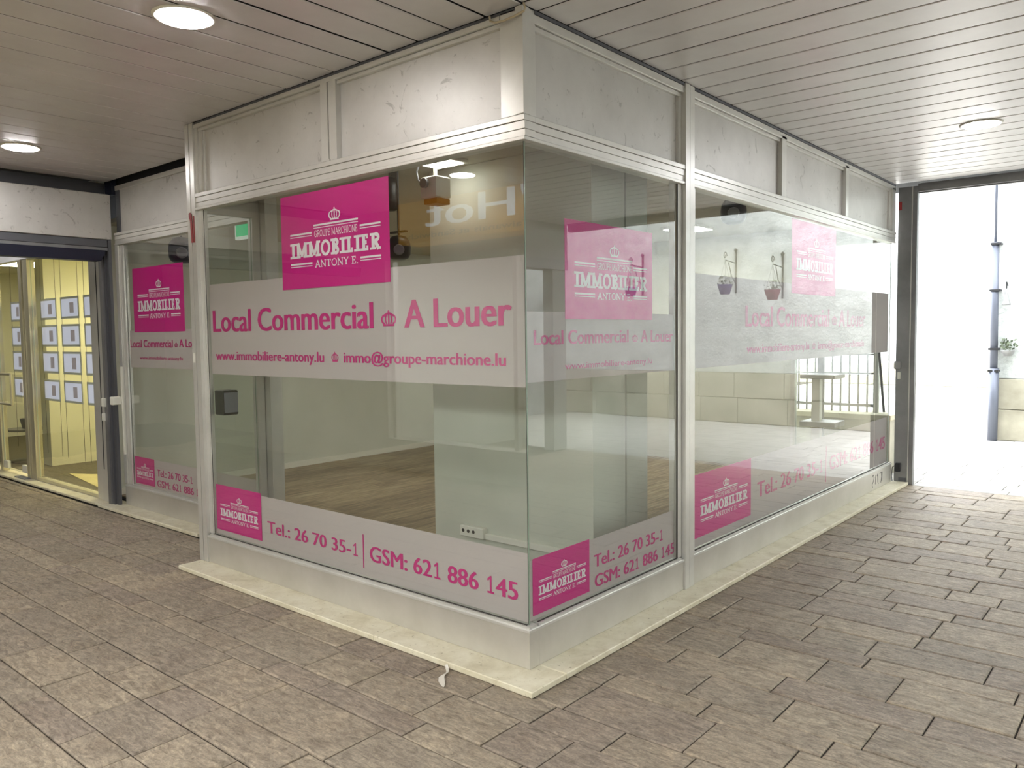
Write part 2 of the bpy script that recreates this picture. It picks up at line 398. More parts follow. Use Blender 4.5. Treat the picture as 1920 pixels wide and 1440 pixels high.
def slab(F, s, x0, y0, w, h, t):
    """slab serif capitals fitted into the box x0..x0+w, y0..y0+h; t = stem / height"""
    wid = {'I':.5,'M':1.12,'O':.92,'B':.78,'L':.7,'E':.74,'R':.84,'G':.9,'U':.88,'P':.76,'A':.9,'C':.84,'H':.9,'N':.92,'T':.8,'Y':.86,'.':.26,' ':.36}
    tot = sum(wid[c] for c in s); sx = w/tot; x = x0
    tx, ty = t, t*.62
    for c in s:
        cw = wid[c]; G = Flat(); L = tx*.5+.06; Rr = cw-tx*.5-.06; m = cw/2
        def st(px, y0=0, y1=1): G.rect(px-tx/2, px+tx/2, y0, y1)
        def se(px, y, k=1.9): G.rect(px-tx*k/2, px+tx*k/2, y if y == 0 else y-ty, ty if y == 0 else y)
        if c == 'I': st(m); se(m,0,2.4); se(m,1,2.4)
        elif c in 'BRPEL':
            l = L+.06; st(l); se(l-.02,0,1.9); se(l-.02,1,1.9)
            if c == 'B':
                G.line([(l,1-ty/2),(m,1-ty/2)],ty); G.arc(m,.76,Rr-m-.03,.24-ty/2,-90,90,tx*.9); G.line([(l,.52),(m,.52)],ty); G.arc(m,.26,Rr-m,.26-ty/2,-90,90,tx*.9); G.line([(l,ty/2),(m,ty/2)],ty)
            if c in 'RP': G.line([(l,1-ty/2),(m,1-ty/2)],ty); G.arc(m,.73,Rr-m-.02,.27-ty/2,-90,90,tx*.9); G.line([(l,.46+ty/2),(m,.46+ty/2)],ty)
            if c == 'R': G.line([(m,.46),(Rr,.03)],tx); se(Rr+.02,0,1.3)
            if c in 'EL': G.rect(l,Rr+.04,0,ty); G.rect(Rr+.04-ty,Rr+.04,0,.3)
            if c == 'E': G.rect(l,Rr+.02,1-ty,1); G.rect(Rr+.02-ty,Rr+.02,.72,1); G.rect(l,Rr-.08,.5-ty/2,.5+ty/2); G.rect(Rr-.08-ty*.8,Rr-.08,.38,.62)
        elif c == 'O': G.arc(m,.5,m-tx/2-.02,.5-ty/2,0,360,(tx+ty)/2,24)
        elif c in 'CG':
            G.arc(m,.5,m-tx/2-.02,.5-ty/2,48,312,(tx+ty)/2,20)
            if c == 'C': G.rect(Rr-.02,Rr+.07,.66,.98)
            if c == 'G': G.rect(Rr-tx*.6,Rr+tx*.4,.06,.46); G.rect(m,Rr+.1,.4,.4+ty); G.rect(Rr-.02,Rr+.07,.66,.98)
        elif c == 'M':
            st(L+.04); st(Rr-.04); se(L+.02,0); se(Rr-.02,0); se(L,1,1.5); se(Rr,1,1.5); G.line([(L+.04,.98),(m,.12)],tx*.85); G.line([(Rr-.04,.98),(m,.12)],tx*.85)
        elif c == 'N':
            G.rect(L+.03-tx*.4,L+.03+tx*.3,0,1); G.rect(Rr-.03-tx*.3,Rr-.03+tx*.4,0,1); se(L+.02,0,1.8); se(Rr-.02,1,1.8); se(L,1,1.2); G.line([(L,.97),(Rr,.03)],tx)
        elif c == 'H': st(L+.04); st(Rr-.04); [se(q,y,1.7) for q in (L+.04,Rr-.04) for y in (0,1)]; G.rect(L,Rr,.5-ty/2,.5+ty/2)
        elif c == 'U': st(L+.04,.3,1); st(Rr-.04,.3,1); se(L+.04,1,1.7); se(Rr-.04,1,1.7); G.arc(m,.32,Rr-.04-m,.32-ty/2,180,360,(tx+ty)/2)
        elif c == 'A': G.line([(L,.02),(m,.98)],tx*.8); G.line([(Rr,.02),(m,.98)],tx); G.rect(L+.12,Rr-.12,.3,.3+ty); se(L,0,1.7); se(Rr,0,1.7)
        elif c == 'T': st(m); se(m,0,2.2); G.rect(.05,cw-.05,1-ty,1); G.rect(.05,.05+ty,.74,1); G.rect(cw-.05-ty,cw-.05,.74,1)
        elif c == 'Y': st(m,0,.5); se(m,0,2.1); G.line([(m,.46),(L,.98)],tx*.9); G.line([(m,.46),(Rr,.98)],tx*.8); se(L,1,1.5); se(Rr,1,1.5)
        elif c == '.': G.rect(m-tx/2,m+tx/2,0,tx*.9)
        F.cuts.append(len(F.f)); o = len(F.v); F.v += [(x+px*sx, y0+py*h) for px, py in G.v]; F.f += [tuple(i+o for i in f) for f in G.f]
        x += cw*sx
def crown(F, cx, y0, w, h):
    t = w*.09
    def L(pts): F.line([(cx+a*w, y0+b*h) for a, b in pts], t)
    F.rect(cx-.36*w, cx+.36*w, y0, y0+.13*h)
    for sgn in (-1, 1):
        F.line([(cx+sgn*(.28+.17*math.sin(a))*w, y0+(.16+.5*(1-math.cos(a))/2)*h) for a in [i*math.pi/8 for i in range(9)]], t)
        F.line([(cx+sgn*(.28-.27*(i/6))*w, y0+(.66+.12*math.sin(i/6*math.pi/2))*h) for i in range(7)], t)
        F.line([(cx+sgn*(.12+.08*math.sin(a))*w, y0+(.16+.56*(1-math.cos(a))/2)*h) for a in [i*math.pi/6 for i in range(7)]], t*.8)
    L([(0,.14),(0,.76)])
    F.quad([(cx,y0+.8*h),(cx+.07*w,y0+.9*h),(cx,y0+h),(cx-.07*w,y0+.9*h)])
def crown_mark(name, uc, base, w, h, plane, off, M, parent):
    F = Flat(); crown(F, 0, 0, w, h)
    P0, ud = ((uc, off, base), (1,0,0)) if plane == 'Y' else ((off, uc, base), (0,1,0))
    return to_plane(F.v, F.f, P0, ud, .0006, True).build(name, M, parent)
def sticker(label, u0, u1, z0, z1, plane, off, group='magenta square stickers with white lettering'):
    """a magenta sticker: board, crown emblem, three lines of lettering, ruled lines"""
    T = thing('magenta_sticker', label, 'sticker', None)
    s = 1 if plane == 'Y' else -1            # outward is -Y, or +X
    if plane == 'Y': box('vinyl_sheet', MAG, u0, u1, off, off+.001, z0, z1, T)
    else: box('vinyl_sheet', MAG, off-.001, off, u0, u1, z0, z1, T)
    W_, H_ = u1-u0, z1-z0; o2 = off-s*.0008
    def put(name, F):
        V = [(a*W_, (1-b)*H_) for a, b in F.v]      # strokes given as fractions, v downwards
        P0, ud = ((u0, o2, z0), (1,0,0)) if plane == 'Y' else ((o2, u0, z0), (0,1,0))
        to_plane(V, [tuple(reversed(f)) for f in F.f], P0, ud, .0002, True).build(name, WHITEV, T, **({} if name == 'crown_emblem' else {'kind': 'stuff'}))
    def flipped(fn, x0, x1, v0, v1, *a):
        F = Flat(); G = Flat(); fn(G, *a)
        F.v = [(x0+p*(x1-x0), v1-q*(v1-v0)) for p, q in G.v]; F.f = G.f; F.cuts = G.cuts; return F
    put('crown_emblem', flipped(lambda g: crown(g, .5, 0, 1, 1), .475, .585, .195, .325))
    put('lettering', flipped(lambda g: slab(g, 'GROUPE MARCHIONE', 0, 0, 1, 1, .13), .335, .735, .405, .475))
    F = flipped(lambda g: slab(g, 'IMMOBILIER', 0, 0, 1, 1, .24), .095, .93, .515, .675)
    if H_ > .35:
        V = [(a*W_, (1-b)*H_) for a, b in F.v]
        P0, ud = ((u0, o2, z0), (1,0,0)) if plane == 'Y' else ((o2, u0, z0), (0,1,0))
        for a, b in zip(F.cuts, F.cuts[1:]+[len(F.f)]):
            fs = F.f[a:b]; ids = sorted({i for f in fs for i in f}); mp = {i: j for j, i in enumerate(ids)}
            to_plane([V[i] for i in ids], [tuple(mp[i] for i in reversed(f)) for f in fs], P0, ud, .0002, True).build('letter', WHITEV, T)
    else: put('lettering', F)
    put('lettering', flipped(lambda g: slab(g, 'ANTONY E.', 0, 0, 1, 1, .15), .335, .735, .715, .79))
    R = Flat()
    for (a, b, c) in ((.33,.74,.355), (.095,.31,.425), (.755,.93,.425), (.095,.31,.74), (.755,.93,.74)):
        R.rect(a, b, c-.011, c+.008); R.rect(a, b, c+.022, c+.031)
    put('ruled_lines', R)
    rebase(T, ((u0+u1)/2, off, z0) if plane == 'Y' else (off, (u0+u1)/2, z0))
    return T

# ================================================================== FLOOR (arcade paving)
base = box('floor', MORTAR, -12.5, 8, -3.4, 30, -.12, -.011)
base['kind'] = 'structure'
ys = [-3.31]
pat = [.145, .24, .2, .3]
known = [-1.60,-1.455,-1.22,-1.025,-.725,-.585,-.335,-.148,.142,.287,.533,.737,1.035,1.18,1.425,1.62,1.915,2.065,2.305,2.51,2.79]
pre = [-1.60-d for d in (.30,.5,.74,.89,1.19,1.39,1.63)][::-1]
ys = [-3.38]+pre+known
k = 0
while ys[-1] < 21.0:
    ys.append(ys[-1]+[.15,.24,.2,.295][k % 4]); k += 1
def inview(x, y):
    d = Vector((x, y, 0))-C; z = d.dot(fw)
    if z < .2: return None
    px = 960+1492*d.dot(right)/z; py = 720-1492*d.dot(up)/z
    return z if -60 < px < 1980 and -60 < py < 1500 else None
LENS_ = [.26,.34,.42,.5,.6,.46,.38,.3]
stones = []
for a, b in zip(ys, ys[1:]):
    if b <= -.14: spans = [(-9.0, 4.05, a, b)]
    elif a < .31: spans = [(-9.0, -2.93, a, min(b, .345)), (.115, 4.05, a, b)]
    elif a < 5.8: spans = [(.115, 4.05, a, b)]
    else: spans = [(-6, 8, a, b)]
    for (x0, x1, c, d) in spans:
        x = x0-random.random()*.3 if x0 < .1 or a > 5.8 else x0-random.random()*.02
        first = True
        while x < x1-.01:
            L = random.choice(LENS_) * (1.35 if a > 5.8 else 1)
            if d-c > .27: L *= 1.1
            if first and x0 == .115: L = random.choice((.18, .3, .42, .52)); first = False
            e = min(x+L, x1)
            if e-x > .05: stones.append((max(x, x0-.01 if x0 == .115 else x), e, c, d))
            x = e
vis = []
rest = []
for s in stones:
    z = inview((s[0]+s[1])/2, (s[2]+s[3])/2)
    (vis if z and s[2] < 5.8 else rest).append((z or 99, s))
vis.sort(key=lambda t: t[0]); rest += vis[296:]; vis = vis[:296]
pm = {}
def stone_mb(w, d, c=.006):
    mb = MB(); x, y = w/2-.0034, d/2-.0034
    P = [(-x,-y,-.03),(x,-y,-.03),(x,y,-.03),(-x,y,-.03),(-x,-y,-.004),(x,-y,-.004),(x,y,-.004),(-x,y,-.004),(-x+c,-y+c,0),(x-c,-y+c,0),(x-c,y-c,0),(-x+c,y-c,0)]
    F = [(8,9,10,11)]+[(l+k, l+(k+1)%4, l+4+(k+1)%4, l+4+k) for l in (0,4) for k in range(4)]
    mb.add(P, F); return mb
for z, (x0, x1, y0, y1) in vis:
    key = (round(x1-x0, 3), round(y1-y0, 3))
    if key not in pm: pm[key] = stone_mb(*key).mesh('paving_stone', PAVE)
    o = link('paving_stone', pm[key], base, ((x0+x1)/2, (y0+y1)/2, -random.random()*.004))
    o.rotation_euler = (random.uniform(-.006,.006), random.uniform(-.005,.005), random.uniform(-.003,.003))
mo = MB()
for z, (x0, x1, y0, y1) in rest:
    if y0 > 5.75:
        s = stone_mb(x1-x0, y1-y0); dz = -random.random()*.003
        mo.add([(v[0]+(x0+x1)/2, v[1]+(y0+y1)/2, v[2]+dz) for v in s.v], s.f)
mo.build('courtyard_stones', PAVE2, base, kind='stuff')
mb = MB(); tints = []
for z, (x0, x1, y0, y1) in [t for t in rest if t[1][2] <= 5.75]:
    s = stone_mb(x1-x0, y1-y0); dz = -random.random()*.003; t = random.random()
    mb.add([(v[0]+(x0+x1)/2, v[1]+(y0+y1)/2, v[2]+dz) for v in s.v], s.f); tints += [t]*len(s.f)
me = mb.mesh('paving_stones', PAVE); at = me.attributes.new('tint', 'FLOAT', 'FACE'); at.data.foreach_set('value', tints)
link('paving_stones', me, base, kind='stuff')

# kerbs of travertine under the shopfront
k1 = setting('trim_1')
def kerb(xs, y0, y1, z1=.03, par=k1, z0=.0008):
    for a, b in zip(xs, xs[1:]): box('kerb_stone', TRAV, a+.0015, b-.0015, y0, y1, z0, z1, par, .004)
kerb([-2.90,-1.91,-.885,.152], -.172, .07)
k2 = setting('trim_2')
def kerby(ysl, x0, x1, par):
    for a, b in zip(ysl, ysl[1:]): box('kerb_stone', TRAV, x0, x1, a+.0015, b-.0015, .0008, .03, par, .004)
kerby([.073, .96, 1.98, 3.0, 4.05, 5.0, 5.80], -.07, .152, k2)
k3 = setting('trim_3')
kerb([-5.42,-4.62,-3.60], .34, .56, par=k3)
kerb([-3.597,-2.93], .385, .56, .016, par=k3)
kerb([-9.0,-8.0,-7.0,-6.2,-5.425], .36, .62, .024, par=k3)

# ================================================================== CEILING
ce = box('ceiling', DARK, -12.5, 4.3, -3.4, 6.7, 3.03, 3.06); ce['kind'] = 'structure'
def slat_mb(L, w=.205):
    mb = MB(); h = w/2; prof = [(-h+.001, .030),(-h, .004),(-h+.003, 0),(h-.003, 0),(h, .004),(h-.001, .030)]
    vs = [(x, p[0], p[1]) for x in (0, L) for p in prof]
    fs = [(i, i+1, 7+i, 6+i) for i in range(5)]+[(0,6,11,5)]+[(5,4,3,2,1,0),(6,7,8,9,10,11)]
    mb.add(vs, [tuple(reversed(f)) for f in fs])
    for i in (0, 4): mb.mi[i] = 1  # slat sides coloured dark so the gaps look shaded
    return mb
# left field: slats run along Y
joints = [.005-.2195*i for i in range(0, 25)]
slY = {}
def yslat(xc, y0, y1, w=.2065):
    key = (round(y1-y0, 2), w)
    if key not in slY:
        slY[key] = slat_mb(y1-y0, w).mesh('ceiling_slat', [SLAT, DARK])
    o = link('ceiling_slat', slY[key], ce, (xc, y0, ZC+random.uniform(0, .0015))); o.rotation_euler = (0, 0, math.pi/2)
for i in range(24):
    x1, x0 = joints[i], joints[i+1]; xc = (x0+x1)/2
    yslat(xc, -3.3, -.004 if xc > -2.93 else .47, .2075 - (.008 if i in (0, 3, 4) else 0))
for i in range(18):
    yslat(.005+.2195*(i+.5), -3.3, -.02)
# right field: slats run along X
rj = [.105+.2165*i for i in range(0, 27)]
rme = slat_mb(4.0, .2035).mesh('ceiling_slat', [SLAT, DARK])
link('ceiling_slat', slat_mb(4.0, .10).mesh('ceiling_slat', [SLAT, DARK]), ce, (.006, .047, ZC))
for a, b in zip(rj, rj[1:]):
    link('ceiling_slat', rme, ce, (.006, (a+b)/2, ZC+random.uniform(0, .0015)))
# beyond the shutter
for i in range(12): yslat(-6.0-.2195*i, -3.3, .47)
roof = box('ceiling', WHITEWALL, -12.5, 4.3, -3.6, 6.7, 3.07, 4.2); roof['kind'] = 'structure'  # unseen slab added above the ceiling to stop sky light leaking in

# ================================================================== SHOPFRONT
Y0 = -.0
# ---- window_1 : the long left pane
w1 = setting('window_1')
pane_me = lambda x0,x1,y0,y1,z0,z1,front: None
def pane(parent, x0, x1, y0, y1, z0, z1, name='glass_pane'):
    mb = MB(); mb.box(x0, x1, y0, y1, z0, z1)
    thinY = (y1-y0) < (x1-x0)
    mb.mi = [1,1, 0 if thinY else 1, 1 if thinY else 0, 0 if thinY else 1, 1 if thinY else 0]
    return mb.build(name, [GLASS, EDGE], parent)
pane(w1, -2.76, -.021, .020, .030, .222, 2.405)
MB().box(-2.806, .0, 0, .07, .03, .198, .002).build('plinth_panel', PLINTH, w1)
s = MB(); s.box(-2.806, .006, -.006, .07, .199, .214, .002); s.box(-2.79, -.002, .004, .06, .214, .226); s.build('sill_rail', ALU, w1)
def header_x(par, x0, x1, y, dz=0):
    h = MB(); h.box(x0, x1, y-.008, y+.07, 2.394+dz, 2.410+dz, .002); h.box(x0, x1, y-.002, y+.07, 2.411+dz, 2.440+dz)
    h.box(x0, x1, y-.005, y+.07, 2.4415+dz, 2.476+dz, .0015); h.box(x0, x1, y-.009, y+.07, 2.4775+dz, 2.503+dz, .002)
    h.build('header_rail', ALU, par)
def header_y(par, y0, y1, x=0.0):
    h = MB(); h.box(x-.07, x+.008, y0, y1, 2.394, 2.410, .002); h.box(x-.07, x+.002, y0, y1, 2.411, 2.440)
    h.box(x-.07, x+.005, y0, y1, 2.4415, 2.476, .0015); h.box(x-.07, x+.009, y0, y1, 2.4775, 2.503, .002)
    h.build('header_rail', ALU, par)
header_x(w1, -2.806, .009, 0)
p = MB()
p.box(-2.908, -2.860, -.012, .05, .03, ZC-.002, .003); p.box(-2.857, -2.806, -.010, .05, .03, ZC-.002, .003); p.box(-2.862, -2.855, -.004, .05, .03, ZC-.002)
p.build('corner_post', ALU, w1)
s = MB(); s.box(-2.806, -2.762, .012, .05, .226, 2.394, .002); s.box(-2.762, -2.755, .016, .045, .226, 2.394); s.build('side_stile', ALU, w1)
box('glazing_seal', SEAL, -2.755, -2.751, .0185, .0195, .226, 2.394, w1)
box('glazing_seal', SEAL, -2.755, -.025, .012, .0195, .2262, .2295, w1)
box('glazing_seal', SEAL, -.0205, -.0185, .0186, .0202, .23, 2.394, w1)
# return side of the recess: glazed strip between front post and inner post
w1b = setting('window_2')
pane(w1b, -2.885, -2.875, .052, .44, .222, 2.40)
box('plinth_panel', PLINTH, -2.905, -2.855, .052, .44, .03, .2, w1b, .002)
box('header_rail', ALU, -2.905, -2.855, .052, .44, 2.394, 2.503, w1b, .002)
q = MB(); q.box(-2.915, -2.86, .441, .50, .02, 2.90, .003); q.box(-2.915, -2.79, .503, .60, .05, 2.61, .003); q.build('inner_post', ALU, w1b)
box('fascia_panel', PANEL, -2.90, -2.87, .052, .44, 2.505, 2.93, w1b)

# ---- fascia over the left pane
t4 = setting('trim_4')
def fpanel(par, x0, x1, y0, y1): box('fascia_panel', PANEL, x0, x1, y0, y1, 2.503, 2.925, par)
fpanel(t4, -2.80, -1.432, .034, .045); fpanel(t4, -1.302, -.128, .034, .045)
s = MB(); s.box(-2.806, -2.775, .004, .05, 2.504, 2.93, .002); s.box(-2.775, -2.735, .018, .05, 2.504, 2.93, .002); s.box(-2.735, -2.72, .028, .05, 2.504, 2.93); s.build('side_stile', ALU, t4)
s = MB(); s.box(-1.432, -1.372, -.004, .05, 2.504, 2.93, .003); s.box(-1.366, -1.302, .0, .05, 2.504, 2.93, .003); s.box(-1.373, -1.365, .006, .05, 2.504, 2.93)
s.box(-1.39, -1.36, -.007, .0, 2.49, 2.515, .002); s.build('mullion', ALU, t4)
s = MB(); s.box(-.128, -.040, .0, .05, 2.504, 2.96, .003); s.build('corner_stile', ALU, t4)
s = MB(); s.box(-.034, .008, -.010, .035, 2.504, ZC-.002, .003); s.build('corner_post', ALU, t4)
s = MB(); s.box(-2.806, -.13, .012, .05, 2.905, 2.925, .002); s.box(-2.806, -.13, -.004, .05, 2.926, 2.95, .002); s.build('top_rail', ALU, t4)
box('ceiling_edge_trim', DARKALU, -2.81, -.04, .0, .05, 2.951, 2.9635, t4)

# ---- window_3 : near pane on the right face
w3 = setting('window_3')
pane(w3, -.030, -.020, .0305, 1.40, .222, 2.405)
MB().box(-.07, 0, .0705, 1.444, .03, .198, .002).build('plinth_panel', PLINTH, w3)
s = MB(); s.box(-.07, .006, .0705, 1.444, .199, .214, .002); s.box(-.06, .0, .0705, 1.42, .214, .226); s.build('sill_rail', ALU, w3)
header_y(w3, .071, 1.444)
s = MB(); s.box(-.07, -.012, 1.395, 1.44, .226, 2.394, .002); s.box(-.06, -.032, 1.385, 1.395, .226, 2.394); s.build('side_stile', ALU, w3)
box('glazing_seal', SEAL, -.0195, -.012, 1.3895, 1.3945, .226, 2.394, w3)
box('glazing_seal', SEAL, -.0195, -.012, .08, 1.388, .2262, .2292, w3)
s = MB(); s.box(-.07, .012, 1.445, 1.494, .03, ZC-.002, .003); s.box(-.07, .010, 1.500, 1.554, .03, ZC-.002, .003); s.box(-.07, .004, 1.493, 1.501, .03, ZC-.002); s.build('mullion_post', ALU, w3)
# ---- window_4 : far pane on the right face
w4 = setting('window_4')
pane(w4, -.030, -.020, 1.60, 5.72, .222, 2.405)
MB().box(-.07, 0, 1.555, 5.758, .03, .198, .002).build('plinth_panel', PLINTH, w4)
s = MB(); s.box(-.07, .006, 1.555, 5.758, .199, .214, .002); s.box(-.06, .0, 1.575, 5.745, .214, .226); s.build('sill_rail', ALU, w4)
header_y(w4, 1.555, 5.761)
box('side_stile', ALU, -.07, -.010, 1.556, 1.60, .226, 2.394, w4, .002)
box('glazing_seal', SEAL, -.0195, -.012, 1.61, 5.72, .2262, .2292, w4)
# rear return glazing of the shop
w5 = setting('window_5')
pane(w5, -.954, -.031, 5.722, 5.732, .222, 2.41)
box('plinth_panel', PLINTH, -.96, -.071, 5.70, 5.75, .03, .222, w5)
box('mullion', GATE, -.72, -.655, 5.69, 5.718, .222, 2.41, w5, .002)
box('mullion', ALU, -1.0, -.955, 5.69, 5.75, .222, 2.41, w5, .002)
box('header_rail', ALU, -1.0, -.071, 5.70, 5.755, 2.411, 2.62, w5)

# ---- fascia over the right panes
t5 = setting('trim_5')
for (a, b) in ((.085,1.41),(1.556,2.884),(2.966,4.268),(4.342,5.60)):
    box('fascia_panel', PANEL, -.045, -.034, a, b, 2.503, 2.925, t5)
s = MB(); s.box(-.05, .0, .0355, .0822, 2.504, 2.9635, .003); s.box(-.05,-.006,.083,.094,2.504,2.93); s.build('corner_stile', ALU, t5)
box('side_stile', ALU, -.05, -.016, 1.41, 1.444, 2.504, 2.925, t5, .002)
for (a, b) in ((2.885,2.965),(4.27,4.34)): box('mullion', ALU, -.05, .0, a, b, 2.504, 2.93, t5, .003)
s = MB(); s.box(-.05, .0, 5.66, 5.76, 2.504, 2.93, .003); s.box(-.05, -.018, 5.60, 5.658, 2.504, 2.93, .003); s.build('end_stile', ALU, t5)
for (a, b) in ((.0825,1.444),(1.555,5.76)):
    s = MB(); s.box(-.05, -.014, a, b, 2.885, 2.908, .002); s.box(-.05, .0, a, b, 2.909, 2.948, .002); s.build('top_rail', ALU, t5)
    box('ceiling_edge_trim', DARKALU, -.05, .003, a, b, 2.949, 2.9635, t5)

# ---- recessed window (window_6)
w6 = setting('window_6')
pane(w6, -5.06, -2.98, .520, .530, .222, 2.405)
box('plinth_panel', PLINTH, -5.19, -2.92, .5, .57, .03, .198, w6, .002)
s = MB(); s.box(-5.19, -2.92, .494, .57, .199, .214, .002); s.box(-5.17, -2.93, .504, .56, .214, .226); s.build('sill_rail', ALU, w6)
header_x(w6, -5.19, -2.92, .5)
s = MB(); s.box(-5.19, -5.13, .494, .56, .226, 2.394, .003); s.box(-5.125, -5.06, .506, .55, .226, 2.394, .003); s.build('side_stile', ALU, w6)
box('side_stile', ALU, -2.98, -2.92, .504, .56, .226, 2.394, w6, .003)
box('fascia_panel', PANEL, -5.15, -2.92, .53, .545, 2.503, 2.90, w6)
s = MB(); s.box(-5.19, -5.12, .52, .56, 2.504, 2.90, .002); s.build('fascia_stile', DARKALU, w6)
s = MB(); s.box(-5.19, -2.92, .515, .56, 2.885, 2.925, .002); s.build('top_rail', ALU, w6)
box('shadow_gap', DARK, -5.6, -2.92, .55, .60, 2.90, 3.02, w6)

# ================================================================== FILMS, LETTERING, STICKERS
G7 = 'frosted bands of film on the shop panes'
def film(label, u0, u1, z0, z1, plane, off):
    T = thing('frosted_film', label, 'window film')
    if plane == 'Y': box('film_sheet', FILM, u0, u1, off, off+.0008, z0, z1, T)
    else: box('film_sheet', FILM, off-.0008, off, u0, u1, z0, z1, T)
    return T
YF, XF = .0345, -.0345
Yl, Xl = .0330, -.0330      # lettering sits just outside the film
Ys, Xs = .0315, -.0315      # stickers outside the lettering
f = film('tall frosted band with magenta lettering across the left front pane', -2.74, -.034, 1.31, 1.902, 'Y', YF)
text('lettering', 'Local Commercial', -2.702, -1.078, 1.590, .139, 'Y', Yl, MAGL, f, .018)
crown_mark('crown_emblem', -.950, 1.600, .12, .085, 'Y', Yl, MAGL, f)
text('lettering', 'A Louer', -.825, -.115, 1.590, .139, 'Y', Yl, MAGL, f, .018)
text('lettering', 'www.immobiliere-antony.lu', -2.683, -1.513, 1.405, .058, 'Y', Yl, MAGL, f)
crown_mark('crown_emblem', -1.41, 1.408, .065, .058, 'Y', Yl, MAGL, f)
text('lettering', 'immo@groupe-marchione.lu', -1.33, -.15, 1.405, .058, 'Y', Yl, MAGL, f)
rebase(f, (-1.4, YF, 1.31))
f = film('low frosted band with one line of phone numbers under the left front pane', -2.754, -.034, .231, .552, 'Y', YF)
text('lettering', 'Tel.: 26 70 35-1', -2.135, -1.265, .328, .073, 'Y', Yl, MAGL, f)
box('divider_line', MAGL, -1.207, -1.198, Yl, Yl+.0006, .272, .461, f)
text('lettering', 'GSM: 621 886 145', -1.145, -.095, .322, .084, 'Y', Yl, MAGL, f)
rebase(f, (-1.4, YF, .231))
f = film('tall frosted band on the narrow pane right of the glass corner', .040, 1.385, 1.33, 1.652, 'X', XF)
text('lettering', 'Local Commercial', .098, .895, 1.500, .066, 'X', Xl, MAGL, f)
crown_mark('crown_emblem', .962, 1.502, .058, .042, 'X', Xl, MAGL, f)
text('lettering', 'A Louer', 1.025, 1.370, 1.497, .066, 'X', Xl, MAGL, f)
text('lettering', 'www.immobiliere-antony.lu', .332, 1.141, 1.380, .03, 'X', Xl, MAGL, f)
rebase(f, (XF, .7, 1.33))
f = film('low frosted band with two stacked phone numbers on the narrow pane right of the corner', .040, 1.385, .231, .512, 'X', XF)
text('lettering', 'Tel.: 26 70 35-1', .566, 1.245, .362, .064, 'X', Xl, MAGL, f)
text('lettering', 'GSM: 621 886 145', .572, 1.391, .258, .064, 'X', Xl, MAGL, f)
rebase(f, (XF, .7, .231))
f = film('tall frosted band on the long pane nearest the daylight gateway', 1.61, 5.69, 1.33, 1.901, 'X', XF)
text('lettering', 'Local Commercial', 2.366, 3.99, 1.583, .139, 'X', Xl, MAGL, f, .018)
crown_mark('crown_emblem', 4.118, 1.593, .12, .085, 'X', Xl, MAGL, f)
text('lettering', 'A Louer', 4.24, 4.946, 1.580, .139, 'X', Xl, MAGL, f, .018)
text('lettering', 'www.immobiliere-antony.lu', 2.387, 3.54, 1.402, .058, 'X', Xl, MAGL, f)
crown_mark('crown_emblem', 3.645, 1.404, .065, .058, 'X', Xl, MAGL, f)
text('lettering', 'immo@groupe-marchione.lu', 3.74, 4.922, 1.400, .058, 'X', Xl, MAGL, f)
rebase(f, (XF, 3.6, 1.33))
f = film('low frosted band with one line of phone numbers on the long pane near the gateway', 1.61, 5.70, .231, .680, 'X', XF)
text('lettering', 'Tel.: 26 70 35-1', 2.577, 3.85, .388, .106, 'X', Xl, MAGL, f)
box('divider_line', MAGL, Xl-.0006, Xl, 3.955, 3.967, .288, .588, f)
text('lettering', 'GSM: 621 886 145', 4.052, 5.64, .376, .118, 'X', Xl, MAGL, f)
rebase(f, (XF, 3.6, .231))
f = film('tall frosted band on the recessed window beside the shutter rail', -5.05, -2.99, 1.295, 1.625, 'Y', YF+.5)
text('lettering', 'Local Commercial', -5.10+.06, -4.265, 1.475, .065, 'Y', Yl+.5, MAGL, f)
crown_mark('crown_emblem', -4.205, 1.477, .055, .042, 'Y', Yl+.5, MAGL, f)
text('lettering', 'A Louer', -4.15, -3.80, 1.477, .065, 'Y', Yl+.5, MAGL, f)
text('lettering', 'www.immobiliere-antony.lu', -4.87, -4.10, 1.368, .03, 'Y', Yl+.5, MAGL, f)
rebase(f, (-4, YF+.5, 1.295))
f = film('low frosted band with two stacked phone numbers on the recessed window', -5.05, -2.99, .231, .484, 'Y', YF+.5)
text('lettering', 'Tel.: 26 70 35-1', -4.632, -4.03, .346, .060, 'Y', Yl+.5, MAGL, f)
text('lettering', 'GSM: 621 886 145', -4.636, -3.81, .252, .060, 'Y', Yl+.5, MAGL, f)
rebase(f, (-4, YF+.5, .231))

sticker('large magenta sticker hanging at the top of the left front pane', -1.891, -.927, 1.828, 2.369, 'Y', Ys)
sticker('small magenta sticker in the lower left corner of the left front pane', -2.742, -2.202, .263, .568, 'Y', Ys)
sticker('large magenta sticker on the narrow pane right of the glass corner', .334, 1.142, 1.619, 2.093, 'X', Xs)
sticker('small magenta sticker at the foot of the glass corner, right side', .067, .521, .252, .519, 'X', Xs)
sticker('large pale magenta sticker on the long pane near the gateway', 3.166, 4.135, 1.829, 2.382, 'X', Xs)
sticker('small magenta sticker low on the long pane beside the mullion post', 1.640, 2.462, .286, .680, 'X', Xs)
sticker('large magenta sticker on the recessed window by the shutter', -4.947, -4.042, 1.608, 2.170, 'Y', Ys+.5)
sticker('small magenta sticker low on the recessed window by the shutter', -5.05, -4.680, .244, .487, 'Y', Ys+.5)

# ================================================================== SHOP INTERIOR
fl = box('floor', DARK, -5.58, -.0715, .571, 5.69, .02, .043); fl['kind'] = 'structure'
fl2 = box('floor', DARK, -2.85, -.0715, .0715, .5705, .02, .043); fl2['kind'] = 'structure'

